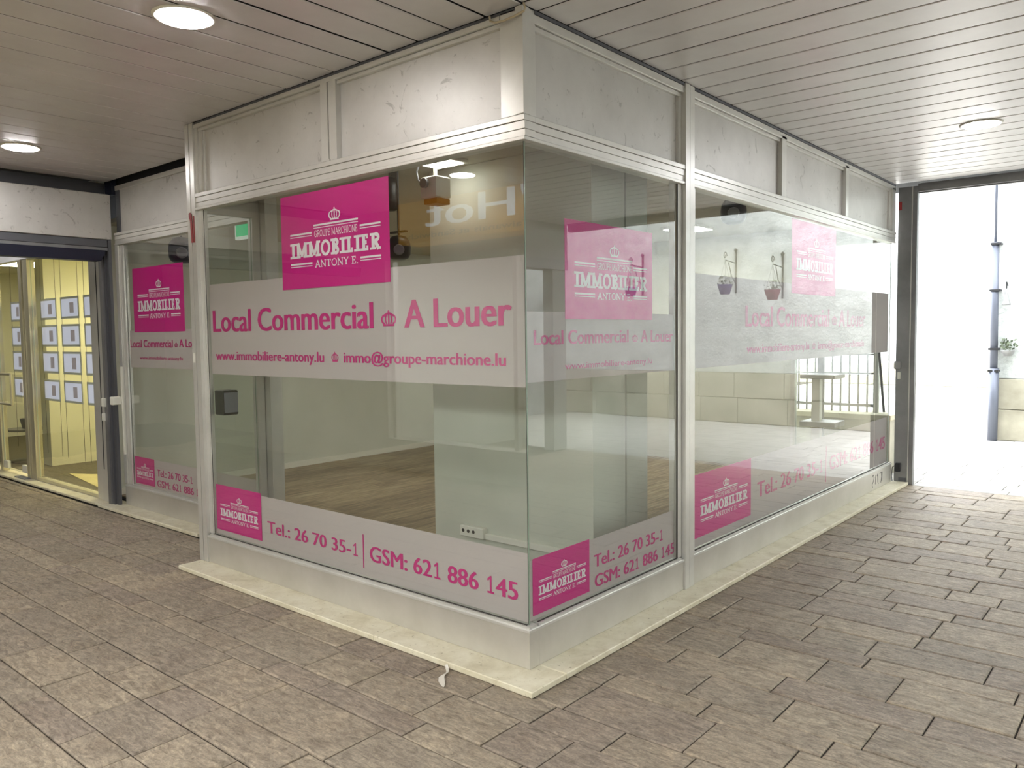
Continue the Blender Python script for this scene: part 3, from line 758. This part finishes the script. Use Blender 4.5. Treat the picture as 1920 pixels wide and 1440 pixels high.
# side wing in the recess
pk = {}
xs_ = [-5.578+.193*i for i in range(29)]
for i, (a, b) in enumerate(zip(xs_, xs_[1:])):
    ylo = .6 if b < -2.9 else .075
    if a > -.08: break
    b = min(b, -.075)
    yy = [ylo]; y = ylo+.35+.9*random.random()
    while y < 5.6: yy.append(y); y += 1.28
    yy.append(5.69)
    for c, d in zip(yy, yy[1:]):
        if d-c < .05: continue
        box('floor_plank', WOOD, a+.0006, b-.0006, c+.0006, d-.0006, .043, .0505, fl)
wl = box('wall_left', IWALL, -5.70, -5.58, .60, 5.76, .02, 2.62); wl['kind'] = 'structure'
wb = box('wall_back', IWALL, -5.58, -1.0, 5.70, 5.76, .02, 2.62); wb['kind'] = 'structure'
ci = box('ceiling', ICEIL, -5.58, -.075, .56, 5.70, 2.62, 2.66); ci['kind'] = 'structure'
ci2 = box('ceiling', ICEIL, -2.86, -.075, .075, .558, 2.62, 2.66); ci2['kind'] = 'structure'
wp = setting('wall_pier')
box('pier_block', IWALL, -1.63, -.336, 1.0, 1.34, .0515, 2.619, wp)
box('pier_step', IWALL, -1.2, -.336, 1.36, 1.60, .0515, 2.619, wp)
bs = box('baseboard_left', WHITEP, -5.579, -5.565, .62, 5.69, .0515, .115); bs['kind'] = 'structure'

T = thing('socket_outlet', 'white triple socket block low on the white pier', 'socket')
MB().box(-1.355, -1.155, .955, .999, .245, .315, .004).build('socket_box', WHITEP, T)
for i in range(3):
    x = -1.325+.045*i
    MB().cyl((x, .953, .284), (x, .9555, .284), .016, 16).build('socket_face', WHITEP, T)
    s = MB(); s.cyl((x, .951, .284), (x, .9531, .284), .0115, 12); s.build('socket_hole', HOLE, T)
rebase(T, (-1.25, .999, .245))
T = box('cable_duct', WHITEP, -1.154, -.33, .975, .999, .243, .280, None, .003)
T['label'] = 'white cable duct running right from the triple socket on the pier'; T['category'] = 'cable duct'

T = thing('exit_sign', 'small green exit sign inside the shop, top left of the left pane', 'sign')
box('sign_box', EXITW, -4.36, -4.10, 1.2, 1.24, 2.43, 2.61, T, .004)
box('green_face', GREEN, -4.335, -4.11, 1.196, 1.2, 2.455, 2.59, T)
rebase(T, (-4.23, 1.22, 2.61))

T = thing('ceiling_light_panel', 'small lit square panel on the empty shop ceiling', 'ceiling light')
box('panel_frame', WHITEP, -1.42, -1.16, .62, .88, 2.597, 2.6195, T, .003)
box('panel_diffuser', PANELF, -1.40, -1.18, .64, .86, 2.592, 2.5965, T)
rebase(T, (-1.29, .75, 2.6195))
for i, (x, y) in enumerate(((-3.62, 1.8), (-3.2, 4.3), (-1.72, 4.75))):  # panels added to brighten the interior, placed out of view
    T = thing('ceiling_light_panel', ['added fill light panel deep over the middle of the shop', 'added fill light panel at the back of the shop ceiling', 'added fill light panel over the gateway end of the shop'][i], 'ceiling light')
    box('panel_frame', WHITEP, x-.2, x+.2, y-.2, y+.2, 2.597, 2.6195, T, .003)
    box('panel_diffuser', PANELL, x-.18, x+.18, y-.18, y+.18, 2.592, 2.5965, T)
    rebase(T, (x, y, 2.6195))

def spotlight(label, x, y, z, r, top, capmat=BLACK):
    T = thing('hanging_spotlight', label, 'spotlight')
    MB().cyl((x, y, z+r*.9), (x, y, 2.6195), .007, 8).build('stem', IRON, T)
    MB().box(x-.07, x+.07, y-.012, y+.012, top, top+.012).build('track_plate', BLACK, T)
    prof = [(r*.25, z+r*1.0), (r*.62, z+r*.9), (r*.92, z+r*.5), (r, z), (r*.96, z-r*.55), (r*.8, z-r*.85), (r*.5, z-r*.98)]
    MB().lathe(prof[::-1], x, y, 20).build('lamp_body', BLACK, T, True)
    if capmat is not BLACK: MB().lathe([(r*.95, z+r*.46), (r*.66, z+r*.93), (r*.3, z+r*1.04)], x, y, 20).build('lamp_cap', capmat, T, True)
    d = (Vector((2.2,-2.7,1.5))-Vector((x,y,z))); d.z = 0; d.normalize()
    c = Vector((x,y,z-r*.25))+d*r*.9
    MB().cyl(c, c+d*r*.16, r*.45, 16, r*.38).build('lamp_lens', GREYP, T)
    rebase(T, (x, y, 2.6195)); return T
spotlight('black hanging spotlight inside, right of the large magenta sticker', -1.56, .66, 2.10, .075, 2.19)
spotlight('black hanging spotlight with grey cap behind the recessed window', -4.76, .9, 2.345, .115, 2.50, GREYP)
spotlight('big black spotlight behind the top of the long right pane', -.5, 3.18, 2.485, .10, 2.60)
T = thing('wall_speaker', 'black oval speaker half hidden by the large sticker edge', 'speaker')
MB().lathe([(.03,2.345),(.05,2.36),(.055,2.42),(.055,2.50),(.045,2.545),(.02,2.56)], -1.675, .7, 20).build('speaker_body', BLACK, T, True)
MB().box(-1.69,-1.66,.7,.74,2.53,2.619).build('bracket', BLACK, T)
rebase(T, (-1.675,.7,2.619))
T = thing('ceiling_projector', 'small white device with dark lens hanging under the shop ceiling light', 'device')
MB().box(-1.33,-1.20,.64,.76,2.37,2.50,.008).build('device_body', WHITEP, T)
MB().cyl((-1.29,.62,2.46),(-1.29,.64,2.46),.03,16).build('device_lens', GREYP, T)
MB().tube([(-1.36,.66,2.59),(-1.385,.66,2.54),(-1.37,.66,2.49),(-1.33,.67,2.46)],.005,6).build('cable', GREYP, T)
MB().cyl((-1.265,.70,2.50),(-1.265,.70,2.591),.012,8).build('stem', WHITEP, T)
MB().box(-1.31,-1.20,.645,.755,2.335,2.369,.003).build('orange_base', mat('orange_base',(170,110,60),.5), T)
rebase(T, (-1.265,.70,2.591))
T = thing('key_box', 'dark smoked plastic box fixed beside the left corner post', 'letter box')
MB().box(-2.74,-2.63,.045,.15,1.035,1.20,.006).build('box_body', BLACKG, T)
MB().box(-2.63,-2.622,.05,.145,1.05,1.185,.003).build('box_lid', GREYP, T)
rebase(T, (-2.69,.1,1.035))
T = thing('display_stand', 'white stand with two grey shelves near the rear corner glass', 'shelf')
MB().box(-.70,-.36,5.15,5.45,1.075,1.115,.004).build('shelf', GATE, T)
MB().box(-.70,-.36,5.15,5.45,.60,.65,.004).build('shelf', GATE, T)
MB().box(-.62,-.54,5.25,5.33,.0515,1.074,.004).build('upright', WHITEP, T)
rebase(T, (-.55,5.3,.0515))

# ================================================================== DOWNLIGHTS
def downlight(label, x, y, M=LENS, zc=ZC):
    T = thing('recessed_downlight', label, 'downlight', None)
    MB().lathe([(.108,zc-.001),(.112,zc-.008),(.128,zc-.009),(.134,zc-.003),(.134,zc-.0005)], x, y, 40).build('trim_ring', WHITEP, T, True)
    MB().lathe([(.110,zc-.0135),(.1105,zc-.0095)], x, y, 40).build('lamp_lens', M, T)
    rebase(T, (x, y, zc-.0005)); return T
downlight('large round lit downlight at the top left of the ceiling', -1.19, -.90)
downlight('round lit downlight at the far left, near the shutter box', -4.335, -.52)
downlight('round lit downlight on the right, near the gateway', 1.09, 3.674, LENSC)
downlight('added unseen downlight overhead behind the viewpoint, left area', 1.95, -1.45)  # unseen downlights added behind and beside the viewpoint to brighten the arcade
downlight('added unseen downlight overhead at the right of the viewpoint', 3.1, .2, LENSC)
downlight('added unseen downlight overhead behind the viewpoint, near the opposite wall', .4, -2.5)
downlight('added unseen downlight overhead near the yellow shop sign', -2.7, -2.4)
downlight('added unseen downlight overhead at the right edge of the arcade', 2.9, 3.3, LENSC)
downlight('round downlight over the passage beyond the shutter', -7.6, -.5)

# ================================================================== SHUTTER, GUIDE RAILS
T = thing('roller_shutter', 'raised roller shutter with pale metal box across the left passage', 'shutter')
MB().box(-5.50,-5.2,-3.28,.475,2.444,2.846,.004).build('shutter_box', PANEL, T)
MB().box(-5.42,-5.215,-3.28,.44,2.375,2.443,.002).build('lower_rail', DARKALU, T)
MB().box(-5.40,-5.22,-3.28,.46,2.345,2.374,.002).build('lower_rail', GATE, T)
s = MB(); s.add([(-5.36,-3.28,2.345),(-5.205,-3.28,2.345),(-5.205,.425,2.345),(-5.36,.425,2.345),(-5.34,-3.28,2.25),(-5.22,-3.28,2.25),(-5.22,.385,2.25),(-5.34,.385,2.25)],
                [(0,1,2,3),(7,6,5,4),(0,4,5,1),(1,5,6,2),(2,6,7,3),(3,7,4,0)]); s.build('bottom_bar', NAVY, T)
s = MB(); s.box(-5.26,-5.205,.445,.47,.002,2.44,.002); s.box(-5.295,-5.262,.43,.47,.002,2.44,.002); s.build('guide_rail', DARKALU, T)
s = MB(); s.box(-5.36,-5.30,.415,.47,.002,2.44,.002); s.build('guide_rail', GATE, T)
MB().box(-5.205,-5.15,.40,.475,.955,1.03,.006).build('lock_box', WHITEP, T)
MB().box(-5.38,-5.33,.395,.42,.93,1.01,.004).build('lock_box', WHITEP, T)
MB().box(-5.38,-5.35,.395,.42,.80,.87,.004).build('key_switch', WHITEP, T)
box('white_strip', WHITEP, -5.15, -5.13, .478, .493, .50, 1.30, T)
rebase(T, (-5.3,-1.4,.002))
tb = box('trim_6', DARKALU, -5.55, -5.37, -3.3, .50, 2.85, 2.97); tb['kind'] = 'structure'
o = MB().box(-5.33,-5.2,.49,.53,2.85,3.0).build('trim_7', NAVY); o['kind'] = 'structure'

# ================================================================== NEIGHBOUR AGENCY (yellow)
w7 = setting('window_7')
s = MB(); s.box(-5.72,-5.60,.47,.56,.024,2.42,.004); s.box(-5.585,-5.42,.455,.56,.024,2.42,.004); s.box(-5.60,-5.585,.50,.56,.024,2.42); s.build('door_post', ALU, w7)
box('post_slot', DARK, -5.53, -5.515, .453, .456, .33, 2.3, w7)
pane(w7, -7.28, -5.72, .50, .51, .05, 2.41)
box('sill_rail', FRAMEY, -7.30, -5.72, .48, .54, .0245, .055, w7, .002)
s = MB(); s.box(-7.53,-7.45,.46,.55,.0245,2.42,.004); s.box(-7.44,-7.30,.475,.55,.0245,2.42,.004); s.build('mullion', FRAMEY, w7)
box('header_rail', WHITEWALL, -12, -5.42, .47, .56, 2.425, 3.02, w7)
pane(w7, -12, -8.40, .50, .51, .05, 2.41)
d1 = setting('door_1')
pane(d1, -8.33, -7.60, .49, .50, .06, 2.40)
s = MB(); s.box(-8.42,-8.34,.47,.54,.0245,2.42,.003); s.build('door_frame', FRAMEY, d1)
s = MB(); s.tube([(-8.25,.485,1.17),(-8.25,.43,1.17),(-7.80,.43,1.17),(-7.80,.43,1.0),(-7.80,.43,.83),(-8.25,.43,.83),(-8.25,.485,.83)],.014,8); s.build('door_handle', FRAMEY, d1)
box('patch_fitting', WHITEP, -7.74, -7.60, .478, .512, .065, .15, d1, .003)
box('patch_fitting', WHITEP, -8.33, -8.20, .478, .512, .065, .15, d1, .003)
box('floor_closer', GREYP, -7.75, -7.45, .40, .47, .0245, .034, d1)
fy = box('floor', BROWN, -12, -5.72, .62, 4.0, .0, .026); fy['kind'] = 'structure'
wy = box('wall_left', CREAM, -8.45, -8.2, .95, 4.0, .027, 2.6); wy['kind'] = 'structure'
wy = box('wall_back', CREAM, -12, -5.72, 3.9, 4.0, .027, 2.6); wy['kind'] = 'structure'
wy = box('wall_right', CREAM, -5.80, -5.702, .60, 4.0, .0, 2.6); wy['kind'] = 'structure'
wy = box('wall_end', CREAM, -12.2, -12, .3, 4.0, .0, 2.6); wy['kind'] = 'structure'
cy2 = box('ceiling', CREAM, -12, -5.72, .56, 4.0, 2.6, 2.65); cy2['kind'] = 'structure'
for i, (x, y) in enumerate(((-6.8, 1.6), (-9.8, 1.3))):
    T = thing('ceiling_light_panel', ['warm lit panel over the listings display of the yellow agency', 'warm lit panel behind the glass door of the yellow agency'][i], 'ceiling light')
    box('panel_frame', WHITEP, x-.42, x+.42, y-.32, y+.32, 2.575, 2.5995, T, .003)
    box('panel_diffuser', PANELY, x-.4, x+.4, y-.3, y+.3, 2.57, 2.5745, T)
    rebase(T, (x, y, 2.5995))
rows = [(1.78,1.984),(1.49,1.70),(1.20,1.415),(.90,1.11)]
colsx = [(-7.39,-6.94),(-6.83,-6.36),(-6.25,-5.86),(-8.30,-7.93)]
cn = ['left', 'middle', 'right', 'behind-door']; rn = ['top', 'second', 'third', 'bottom']
for ci_, (a, b) in enumerate(colsx):
    for ri, (z0, z1) in enumerate(rows):
        lab = '%s listing sheet in the %s column of the yellow agency window' % (rn[ri], cn[ci_])
        if ci_ == 3: lab = '%s listing sheet seen through the glass door of the yellow agency' % rn[ri]
        T = thing('listing_frame', lab, 'poster', 'framed property listings in the agency window')
        MB().box(a, b, .62, .626, z0-.012, z1+.012, .001).build('acrylic_border', ACRYL, T)
        box('paper_sheet', PAPER, a+.035, b-.03, .6175, .6195, z0+.012, z1-.012, T)
        w = b-a
        box('photo_print', PAPERI, a+w*.52, a+w*.74, .616, .6172, z0+.045, z1-.05, T)
        rebase(T, ((a+b)/2, .623, z0-.012))
for i, (a, b) in enumerate(colsx):
    for j, x in enumerate((a+.02, b-.02)):
        o = MB().cyl((x,.623,.30),(x,.623,2.57),.0022,6).build('hanging_cable', IRON)
        o['label'] = ['left', 'right'][j]+' thin steel cable holding the '+cn[i]+' column of listing sheets'; o['category'] = 'cable'
T = thing('side_table', 'small round grey side table behind the glass door', 'table')
MB().lathe([(.22,.42),(.225,.425),(.225,.44),(.22,.445)], -8.9, .92, 28).build('table_top', TABLE, T)
MB().cyl((-8.9,.92,.05),(-8.9,.92,.42),.012,10).build('leg', TABLE, T)
MB().cyl((-8.72,.92,.05),(-8.70,.92,.42),.009,10).build('leg', TABLE, T)
MB().lathe([(.2,.027),(.2,.045),(.19,.05)], -8.9, .92, 24).build('table_base', TABLE, T)
rebase(T, (-8.9,.92,.027))
T = thing('flower_pot', 'dark tapered pot standing on the small round table', 'pot')
MB().lathe([(.045,.446),(.068,.56),(.07,.57),(.062,.57),(.055,.53)], -8.9, .92, 20).build('pot_body', TABLE, T, True)
MB().lathe([(.05,.54),(.058,.548),(.02,.552)], -8.9, .92, 16).build('soil', DARK, T)
rebase(T, (-8.9,.92,.446))
o = MB().add([(-7.43,.85,.0275),(-6.02,.66,.0275),(-5.82,.66,.0275),(-5.82,1.5,.0275),(-6.0,1.6,.0275),(-7.43,.85,.033),(-6.02,.66,.033),(-5.82,.66,.033),(-5.82,1.5,.033),(-6.0,1.6,.033)],
             [(4,3,2,1,0),(5,6,7,8,9)]+[(i,(i+1)%5,5+(i+1)%5,5+i) for i in range(5)])
s = MB(); s.add([(-7.43,.85,.0275),(-6.02,.66,.0275),(-5.82,.66,.0275),(-5.82,1.5,.0275),(-6.0,1.6,.0275),(-7.43,.85,.033),(-6.02,.66,.033),(-5.82,.66,.033),(-5.82,1.5,.033),(-6.0,1.6,.033)],
             [(4,3,2,1,0),(5,6,7,8,9)]+[(i,(i+1)%5,5+(i+1)%5,5+i) for i in range(5)])
o = s.build('floor_mat', RUGC); o['label'] = 'cream mat on the floor of the yellow agency'; o['category'] = 'mat'

# ================================================================== SMALL THINGS ON THE FRONT
T = MB(); pts = [(-2.885,2.378),(-2.868,2.385),(-2.850,2.372),(-2.845,2.33),(-2.842,2.26),(-2.838,2.185),(-2.860,2.185),(-2.866,2.27),(-2.870,2.33),(-2.884,2.355)]
n_ = len(pts)
T.add([(a,-.0150,b) for a,b in pts]+[(a,-.0125,b) for a,b in pts], [tuple(range(n_)), tuple(reversed(range(n_,2*n_)))]+[(n_+i,n_+(i+1)%n_,(i+1)%n_,i) for i in range(n_)])
o = T.build('tape_strip', RED); o['label'] = 'peeling dark red tape strip high on the left corner post'; o['category'] = 'tape'
o = box('tape_strip', RED, -2.834, -2.822, -.0125, -.0105, 2.185, 2.36); o['label'] = 'narrow red tape sliver right of the peeling strip'; o['category'] = 'tape'
s = MB(); s.tube([(.020,-.016,2.962),(.030,-.018,2.94),(.026,-.020,2.926),(-.03,-.020,2.918),(-.09,-.020,2.914),(-.14,-.020,2.919),(-.17,-.018,2.934),(-.175,-.016,2.955)],.0048,8)
o = s.build('cable', CABLE); o['label'] = 'beige cable looped at the top of the shop corner'; o['category'] = 'cable'
s = MB(); P_ = [(-.356,-.178,.018,.004),(-.343,-.186,.008,.005),(-.328,-.198,.003,.004),(-.314,-.215,.004,.005),(-.309,-.240,.005,.006),(-.303,-.262,.004,.009),(-.275,-.290,.003,.010),(-.245,-.312,.003,.007),(-.224,-.326,.002,.002)]
vs = []
for x, y, z, w in P_: vs += [(x-w,y-w,z),(x+w,y+w,z+.004)]
s.add(vs, [(2*i,2*i+1,2*i+3,2*i+2) for i in range(len(P_)-1)]); s.add([(a,b,c+.0008) for a,b,c in vs], [(2*i+2,2*i+3,2*i+1,2*i) for i in range(len(P_)-1)])
o = s.build('ribbon_scrap', RIBBON); o['label'] = 'torn pale ribbon scrap lying on the paving by the kerb'; o['category'] = 'litter'
s = MB()
for L in ([(5.13,.16),(5.16,.18),(5.19,.15),(5.16,.11),(5.13,.09),(5.15,.06)],[(5.24,.17),(5.23,.08)],[(5.28,.15),(5.30,.17),(5.31,.09),(5.33,.07)],[(5.37,.16),(5.42,.175),(5.43,.12),(5.41,.07)],[(5.45,.17),(5.44,.08)]):
    s.tube([(.0006,a,b) for a,b in L], .0022, 5)
o = s.build('marker_scribble', INK); o['label'] = 'small dark scribble on the plinth near the gateway end'; o['category'] = 'graffiti'
o = box('door_sticker', WHITEP, -2.8975, -2.872, -.0135, -.0125, 1.385, 1.45); o['label'] = 'small white sticker halfway up the left corner post'; o['category'] = 'sticker'

# ================================================================== GATEWAY TO THE COURTYARD
T = thing('courtyard_gate_frame', 'grey metal gateway frame with post and lintel, open to daylight', 'gate')
MB().box(.012,.135,5.81,5.86,.001,2.94,.003).build('post_plate', GATE, T)
MB().box(.136,.142,5.805,5.86,.001,2.94,.001).build('edge_strip', ALU, T)
MB().box(.143,.182,5.82,5.89,.001,2.94,.003).build('guide_rail', GATE, T)
s = MB(); s.box(.183,4.0,5.83,5.87,2.885,2.9635,.003); s.box(.183,4.0,5.872,5.91,2.875,2.9635,.003); s.build('lintel', GATE, T)
MB().box(.005,.062,5.775,5.809,1.155,1.235,.006).build('lock_case', CAST, T)
MB().box(.035,.060,5.785,5.809,1.055,1.125,.004).build('key_plate', WHITEP, T)
MB().box(.03,.075,5.77,5.809,.13,.215,.004).build('black_box', BLACK, T)
MB().tube([(.03,5.79,.19),(.005,5.785,.17),(-.001,5.784,.08),(.006,5.786,.02)],.004,6).build('cable', BLACK, T)
MB().box(.058,.122,5.80,5.81,.035,.07).build('floor_grille', DARKALU, T)
MB().box(.014,.045,5.8055,5.8095,2.72,2.80,.001).build('red_tag', RED, T)
rebase(T, (.1,5.83,.001))

# ================================================================== COURTYARD
def blocks(par, M, x0, x1, y0, y1, z0, z1, hw, hh, axis='x'):
    z = z0; r = 0
    while z < z1-.02:
        zt = min(z+hh, z1); x = x0-(hw*.5 if r % 2 else 0)
        while x < x1-.01:
            e = min(x+hw*random.uniform(.8,1.2), x1); a = max(x, x0)
            if e-a > .04:
                if axis == 'x': box('stone_block', M, a+.004, e-.004, y0-random.uniform(0,.012), y1, z+.004, zt-.004, par, .006)
                else: box('stone_block', M, x0_ if False else y0-random.uniform(0,.012), y1, a+.004, e-.004, z+.004, zt-.004, par, .006)
            x = e
        z = zt; r += 1
cw = box('wall_courtyard', PLASTER, .22, 8.6, 10.0, 14, .86, 7.5); cw['kind'] = 'structure'
box('wall_core', STONE, .24, 8.6, 10.03, 14, .0, .858, cw)
blocks(cw, STONE, .225, 8.6, 9.985, 10.03, .0, .855, .75, .43)
fwall = box('wall_far', WHITEWALL, -12, .2, 21.3, 22, .60, 7.5); fwall['kind'] = 'structure'
box('wall_base', SANDY, -12, .2, 21.22, 22, .0, .60, fwall)
lw = box('wall_low', STONE, -5.0, -.16, 6.30, 6.7, 0, .58); lw['kind'] = 'structure'
for i in range(6): box('coping_stone', SANDY, -5.0+.81*i, -5.0+.81*(i+1)-.006, 6.26, 6.74, .581, .64, lw, .006)
T = thing('iron_railing', 'slim metal railing with upright bars outside the rear glass', 'railing')
for z in (1.06, 1.27): MB().box(-2.6,-.34,6.49,6.51,z,z+.018).build('rail', GATE, T)
MB().box(-2.6,-.34,6.485,6.515,.70,.73).build('rail', GATE, T)
for i in range(24):
    x = -.36-.095*i
    MB().cyl((x,6.5,.641),(x,6.5,1.28),.011,8).build('bar', GATE, T)
MB().box(-.385,-.335,6.475,6.525,.641,1.30,.003).build('post', ALU, T)
rebase(T, (-1.4,6.5,.641))
o = MB().cyl((-.262,6.44,.655),(-.325,6.44,1.36),.013,8).build('leaning_rod', IRON); o['label'] = 'dark rod leaning upright at the end of the low wall'; o['category'] = 'rod'
T = thing('drain_pipe', 'grey drain pipe down the corner of the courtyard wall', 'pipe')
MB().cyl((.21,9.90,.0),(.21,9.90,1.0),.062,14).build('lower_pipe', PIPE, T, True)
MB().cyl((.205,9.90,1.0),(.19,9.90,2.72),.048,14).build('pipe_section', PIPE, T, True)
MB().cyl((.19,9.90,2.72),(.175,9.90,7.0),.018,12).build('upper_pipe', PIPE, T, True)
for z in (.95,1.25,2.05,2.68): MB().box(.14,.27,9.84,9.983,z,z+.03,.003).build('pipe_bracket', IRON, T)
rebase(T, (.2,9.90,0))
def hanging(label, x, z, potM, plant=True, arm=.42):
    T = thing('wall_bracket', label, 'bracket')
    y = 9.985
    MB().box(x-.012,x+.012,y-.02,y,z-.55,z+.16).build('back_plate', IRON, T)
    MB().lathe([(.012,z+.13),(.035,z+.17),(.012,z+.2)], x, y-.02, 10).build('finial', IRON, T)
    MB().tube([(x,y-.01,z-.05),(x,y-arm,z-.02)],.009,6).build('arm', IRON, T)
    MB().tube([(x,y-.01,z-.40),(x,y-arm*.45,z-.26),(x,y-arm*.7,z-.05)],.008,6).build('brace', IRON, T)
    pts = [(x, y-arm+.07*math.cos(a)*(1-a/9), z+.05+.07*math.sin(a)*(1-a/9)) for a in [i*.6 for i in range(14)]]
    MB().tube(pts,.008,6).build('scroll', IRON, T)
    rebase(T, (x,y,z-.5))
    P = thing('hanging_pot', label.replace('iron wall bracket holding', 'pot of'), 'flower pot')
    px, py = x, y-arm
    for k in range(3):
        a = k*2.1
        MB().tube([(px,py,z-.03),(px+.11*math.cos(a),py+.11*math.sin(a),z-.42)],.003,4).build('chain', IRON, P)
    MB().lathe([(.075,z-.58),(.12,z-.44),(.13,z-.42),(.11,z-.42),(.1,z-.46)], px, py, 18).build('pot_body', potM, P, True)
    rng = random.Random(int(x*100))
    lf = MB()
    for _ in range(60):
        a = rng.random()*6.28; rr = rng.random()*.15; h = rng.random()*.16
        c = Vector((px+rr*math.cos(a), py+rr*math.sin(a), z-.43+h)); q = Vector((rng.uniform(-1,1),rng.uniform(-1,1),rng.uniform(-.3,1))).normalized()*.045; w = q.orthogonal().normalized()*.016
        lf.add([c,c+q*.5+w,c+q,c+q*.5-w],[(0,1,2,3)])
    lf.build('foliage', LEAF, P, kind='stuff')
    rebase(P, (px,py,z-.58))
hanging('iron wall bracket holding a violet pot, farthest right on the courtyard wall', 5.35, 2.78, VIOLET)
hanging('iron wall bracket holding a plum pot, fourth from the drain pipe', 4.35, 2.72, PLUM)
hanging('iron wall bracket holding a violet pot, third from the drain pipe', 3.55, 2.74, VIOLET)
hanging('iron wall bracket holding a plum pot, second from the drain pipe', 2.75, 2.62, PLUM)
T = thing('wall_bell', 'small bell ornament on the courtyard wall beside the drain pipe', 'ornament')
MB().lathe([(.055,1.86),(.05,1.88),(.03,1.95),(.02,2.02),(.022,2.08)], .335, 9.9, 14).build('bell_body', CAST, T, True)
MB().tube([(.335,9.99,2.13),(.335,9.9,2.17),(.335,9.9,2.08)],.008,6).build('hook', IRON, T)
rebase(T, (.335,9.9,1.86))
T = thing('wall_planter', 'small grey planter on the courtyard wall low by the drain pipe', 'flower pot')
MB().lathe([(.05,1.17),(.085,1.24),(.09,1.25),(.07,1.25)], .37, 9.88, 14).build('pot_body', CAST, T, True)
lf = MB(); rng = random.Random(5)
for _ in range(50):
    c = Vector((.37+rng.uniform(-.08,.08), 9.88+rng.uniform(-.08,.08), 1.25+rng.random()*.13)); q = Vector((rng.uniform(-1,1),rng.uniform(-1,1),rng.random())).normalized()*.05; w = q.orthogonal().normalized()*.018
    lf.add([c,c+q*.5+w,c+q,c+q*.5-w],[(0,1,2,3)])
lf.build('foliage', LEAF, T, kind='stuff'); MB().tube([(.26,9.99,1.22),(.30,9.9,1.215),(.37,9.86,1.20)],.008,6).build('holder', CAST, T)
rebase(T, (.37,9.88,1.17))

# east side of the arcade: beam on pillars, open to a lane with a pale stone house
eb = setting('wall_right')
box('beam', BEIGEF, 4.06, 4.26, -3.3, 5.9, 2.52, 3.06, eb)
box('beam_lower', GATE, 4.05, 4.27, -3.3, 5.9, 2.385, 2.519, eb)
for y in (-3.2, 1.2, 5.6): box('pillar', BEIGEF, 4.08, 4.24, y, y+.28, .0, 2.384, eb, .004)
lane = box('wall_lane', PLASTER, 7.2, 7.5, -3.4, 9.9, .0, 7.0); lane['kind'] = 'structure'
for i, y in enumerate((-1.4, 2.0, 6.2)):
    wn = setting('window_%d' % (8+i))
    box('stone_surround', SANDY, 7.14, 7.199, y-.16, y+1.16, .75, 2.75, wn)
    box('closed_shutter', WHITEWALL, 7.12, 7.139, y, y+1.0, .92, 2.6, wn)
    box('sill', SANDY, 7.05, 7.2, y-.2, y+1.2, .70, .76, wn, .004)

# ================================================================== OPPOSITE SIDE (seen in the left pane)
def opp(x0, x1, z0, z1):
    o = box('wall_front', BACKW, x0, x1, -3.6, -3.38, z0, z1); o['kind'] = 'structure'
opp(-5.2, 7.2, 2.42, 3.06); opp(-5.2, -4.9, -.1, 2.419); opp(-1.1, -.7, -.1, 2.419); opp(3.4, 7.2, -.1, 2.419); opp(-4.9, -1.1, -.1, .35); opp(-.7, 3.4, -.1, .35)
for (x0, x1) in ((-4.9,-1.1),(-.7,3.4)):
    wo = setting('window_%d' % (11 if x0 < -2 else 12))
    pane(wo, x0+.04, x1-.04, -3.50, -3.49, .36, 2.40)
    for x in (x0, (x0+x1)/2-.03, x1-.05): box('mullion', ALU, x, x+.05, -3.53, -3.46, .351, 2.418, wo)
for n_w, a_ in (('wall_back', (-5.2,4.2,-7.6,-7.5,0,2.6)), ('wall_left', (-5.3,-5.2,-7.6,-3.6,0,2.6)), ('wall_right', (4.2,4.3,-7.6,-3.6,0,2.6)), ('ceiling', (-5.2,4.2,-7.5,-3.61,2.6,2.65))):
    o = box(n_w, IWALL, *a_); o['kind'] = 'structure'
o = box('floor', BROWN, -5.2, 4.2, -7.5, -3.61, -.02, .02); o['kind'] = 'structure'
for i, (x, y) in enumerate(((-3.2,-4.9),(.2,-4.9),(3.0,-4.9))):  # panels added to throw fill light onto the left shopfront
    T = thing('ceiling_light_panel', ['added fill light panel in the left shop across the arcade', 'added fill light panel in the middle of the shop across the arcade', 'added fill light panel in the right part of the shop across the arcade'][i], 'ceiling light')
    box('panel_frame', WHITEP, x-.62, x+.62, y-.62, y+.62, 2.575, 2.5995, T, .003)
    box('panel_diffuser', PANELO, x-.6, x+.6, y-.6, y+.6, 2.57, 2.5745, T)
    rebase(T, (x, y, 2.5995))
ob2 = box('wall_front', BACKW, -12.5, -5.2, -3.6, -3.38, -.1, 3.06); ob2['kind'] = 'structure'
pe = box('wall_passage', BACKW, -12.5, -12.3, -3.4, .3, -.1, 3.06); pe['kind'] = 'structure'
T = thing('shop_sign', 'yellow shop sign with big pale letters on the opposite wall, mirrored in the glass', 'sign')
box('sign_panel', SIGNY, -4.30, -1.45, -3.379, -3.065, 2.525, 2.955, T, .003)
text('big_lettering', "'Hot", -2.50, -3.86, 2.677, .265, 'Z', -3.0635, SIGNW, T, .03)
text('small_lettering', 'Taiwanais et Sandwich', -2.46, -4.14, 2.567, .054, 'Z', -3.0635, SIGND, T, .01)
rebase(T, (-3.2,-3.37,2.525))
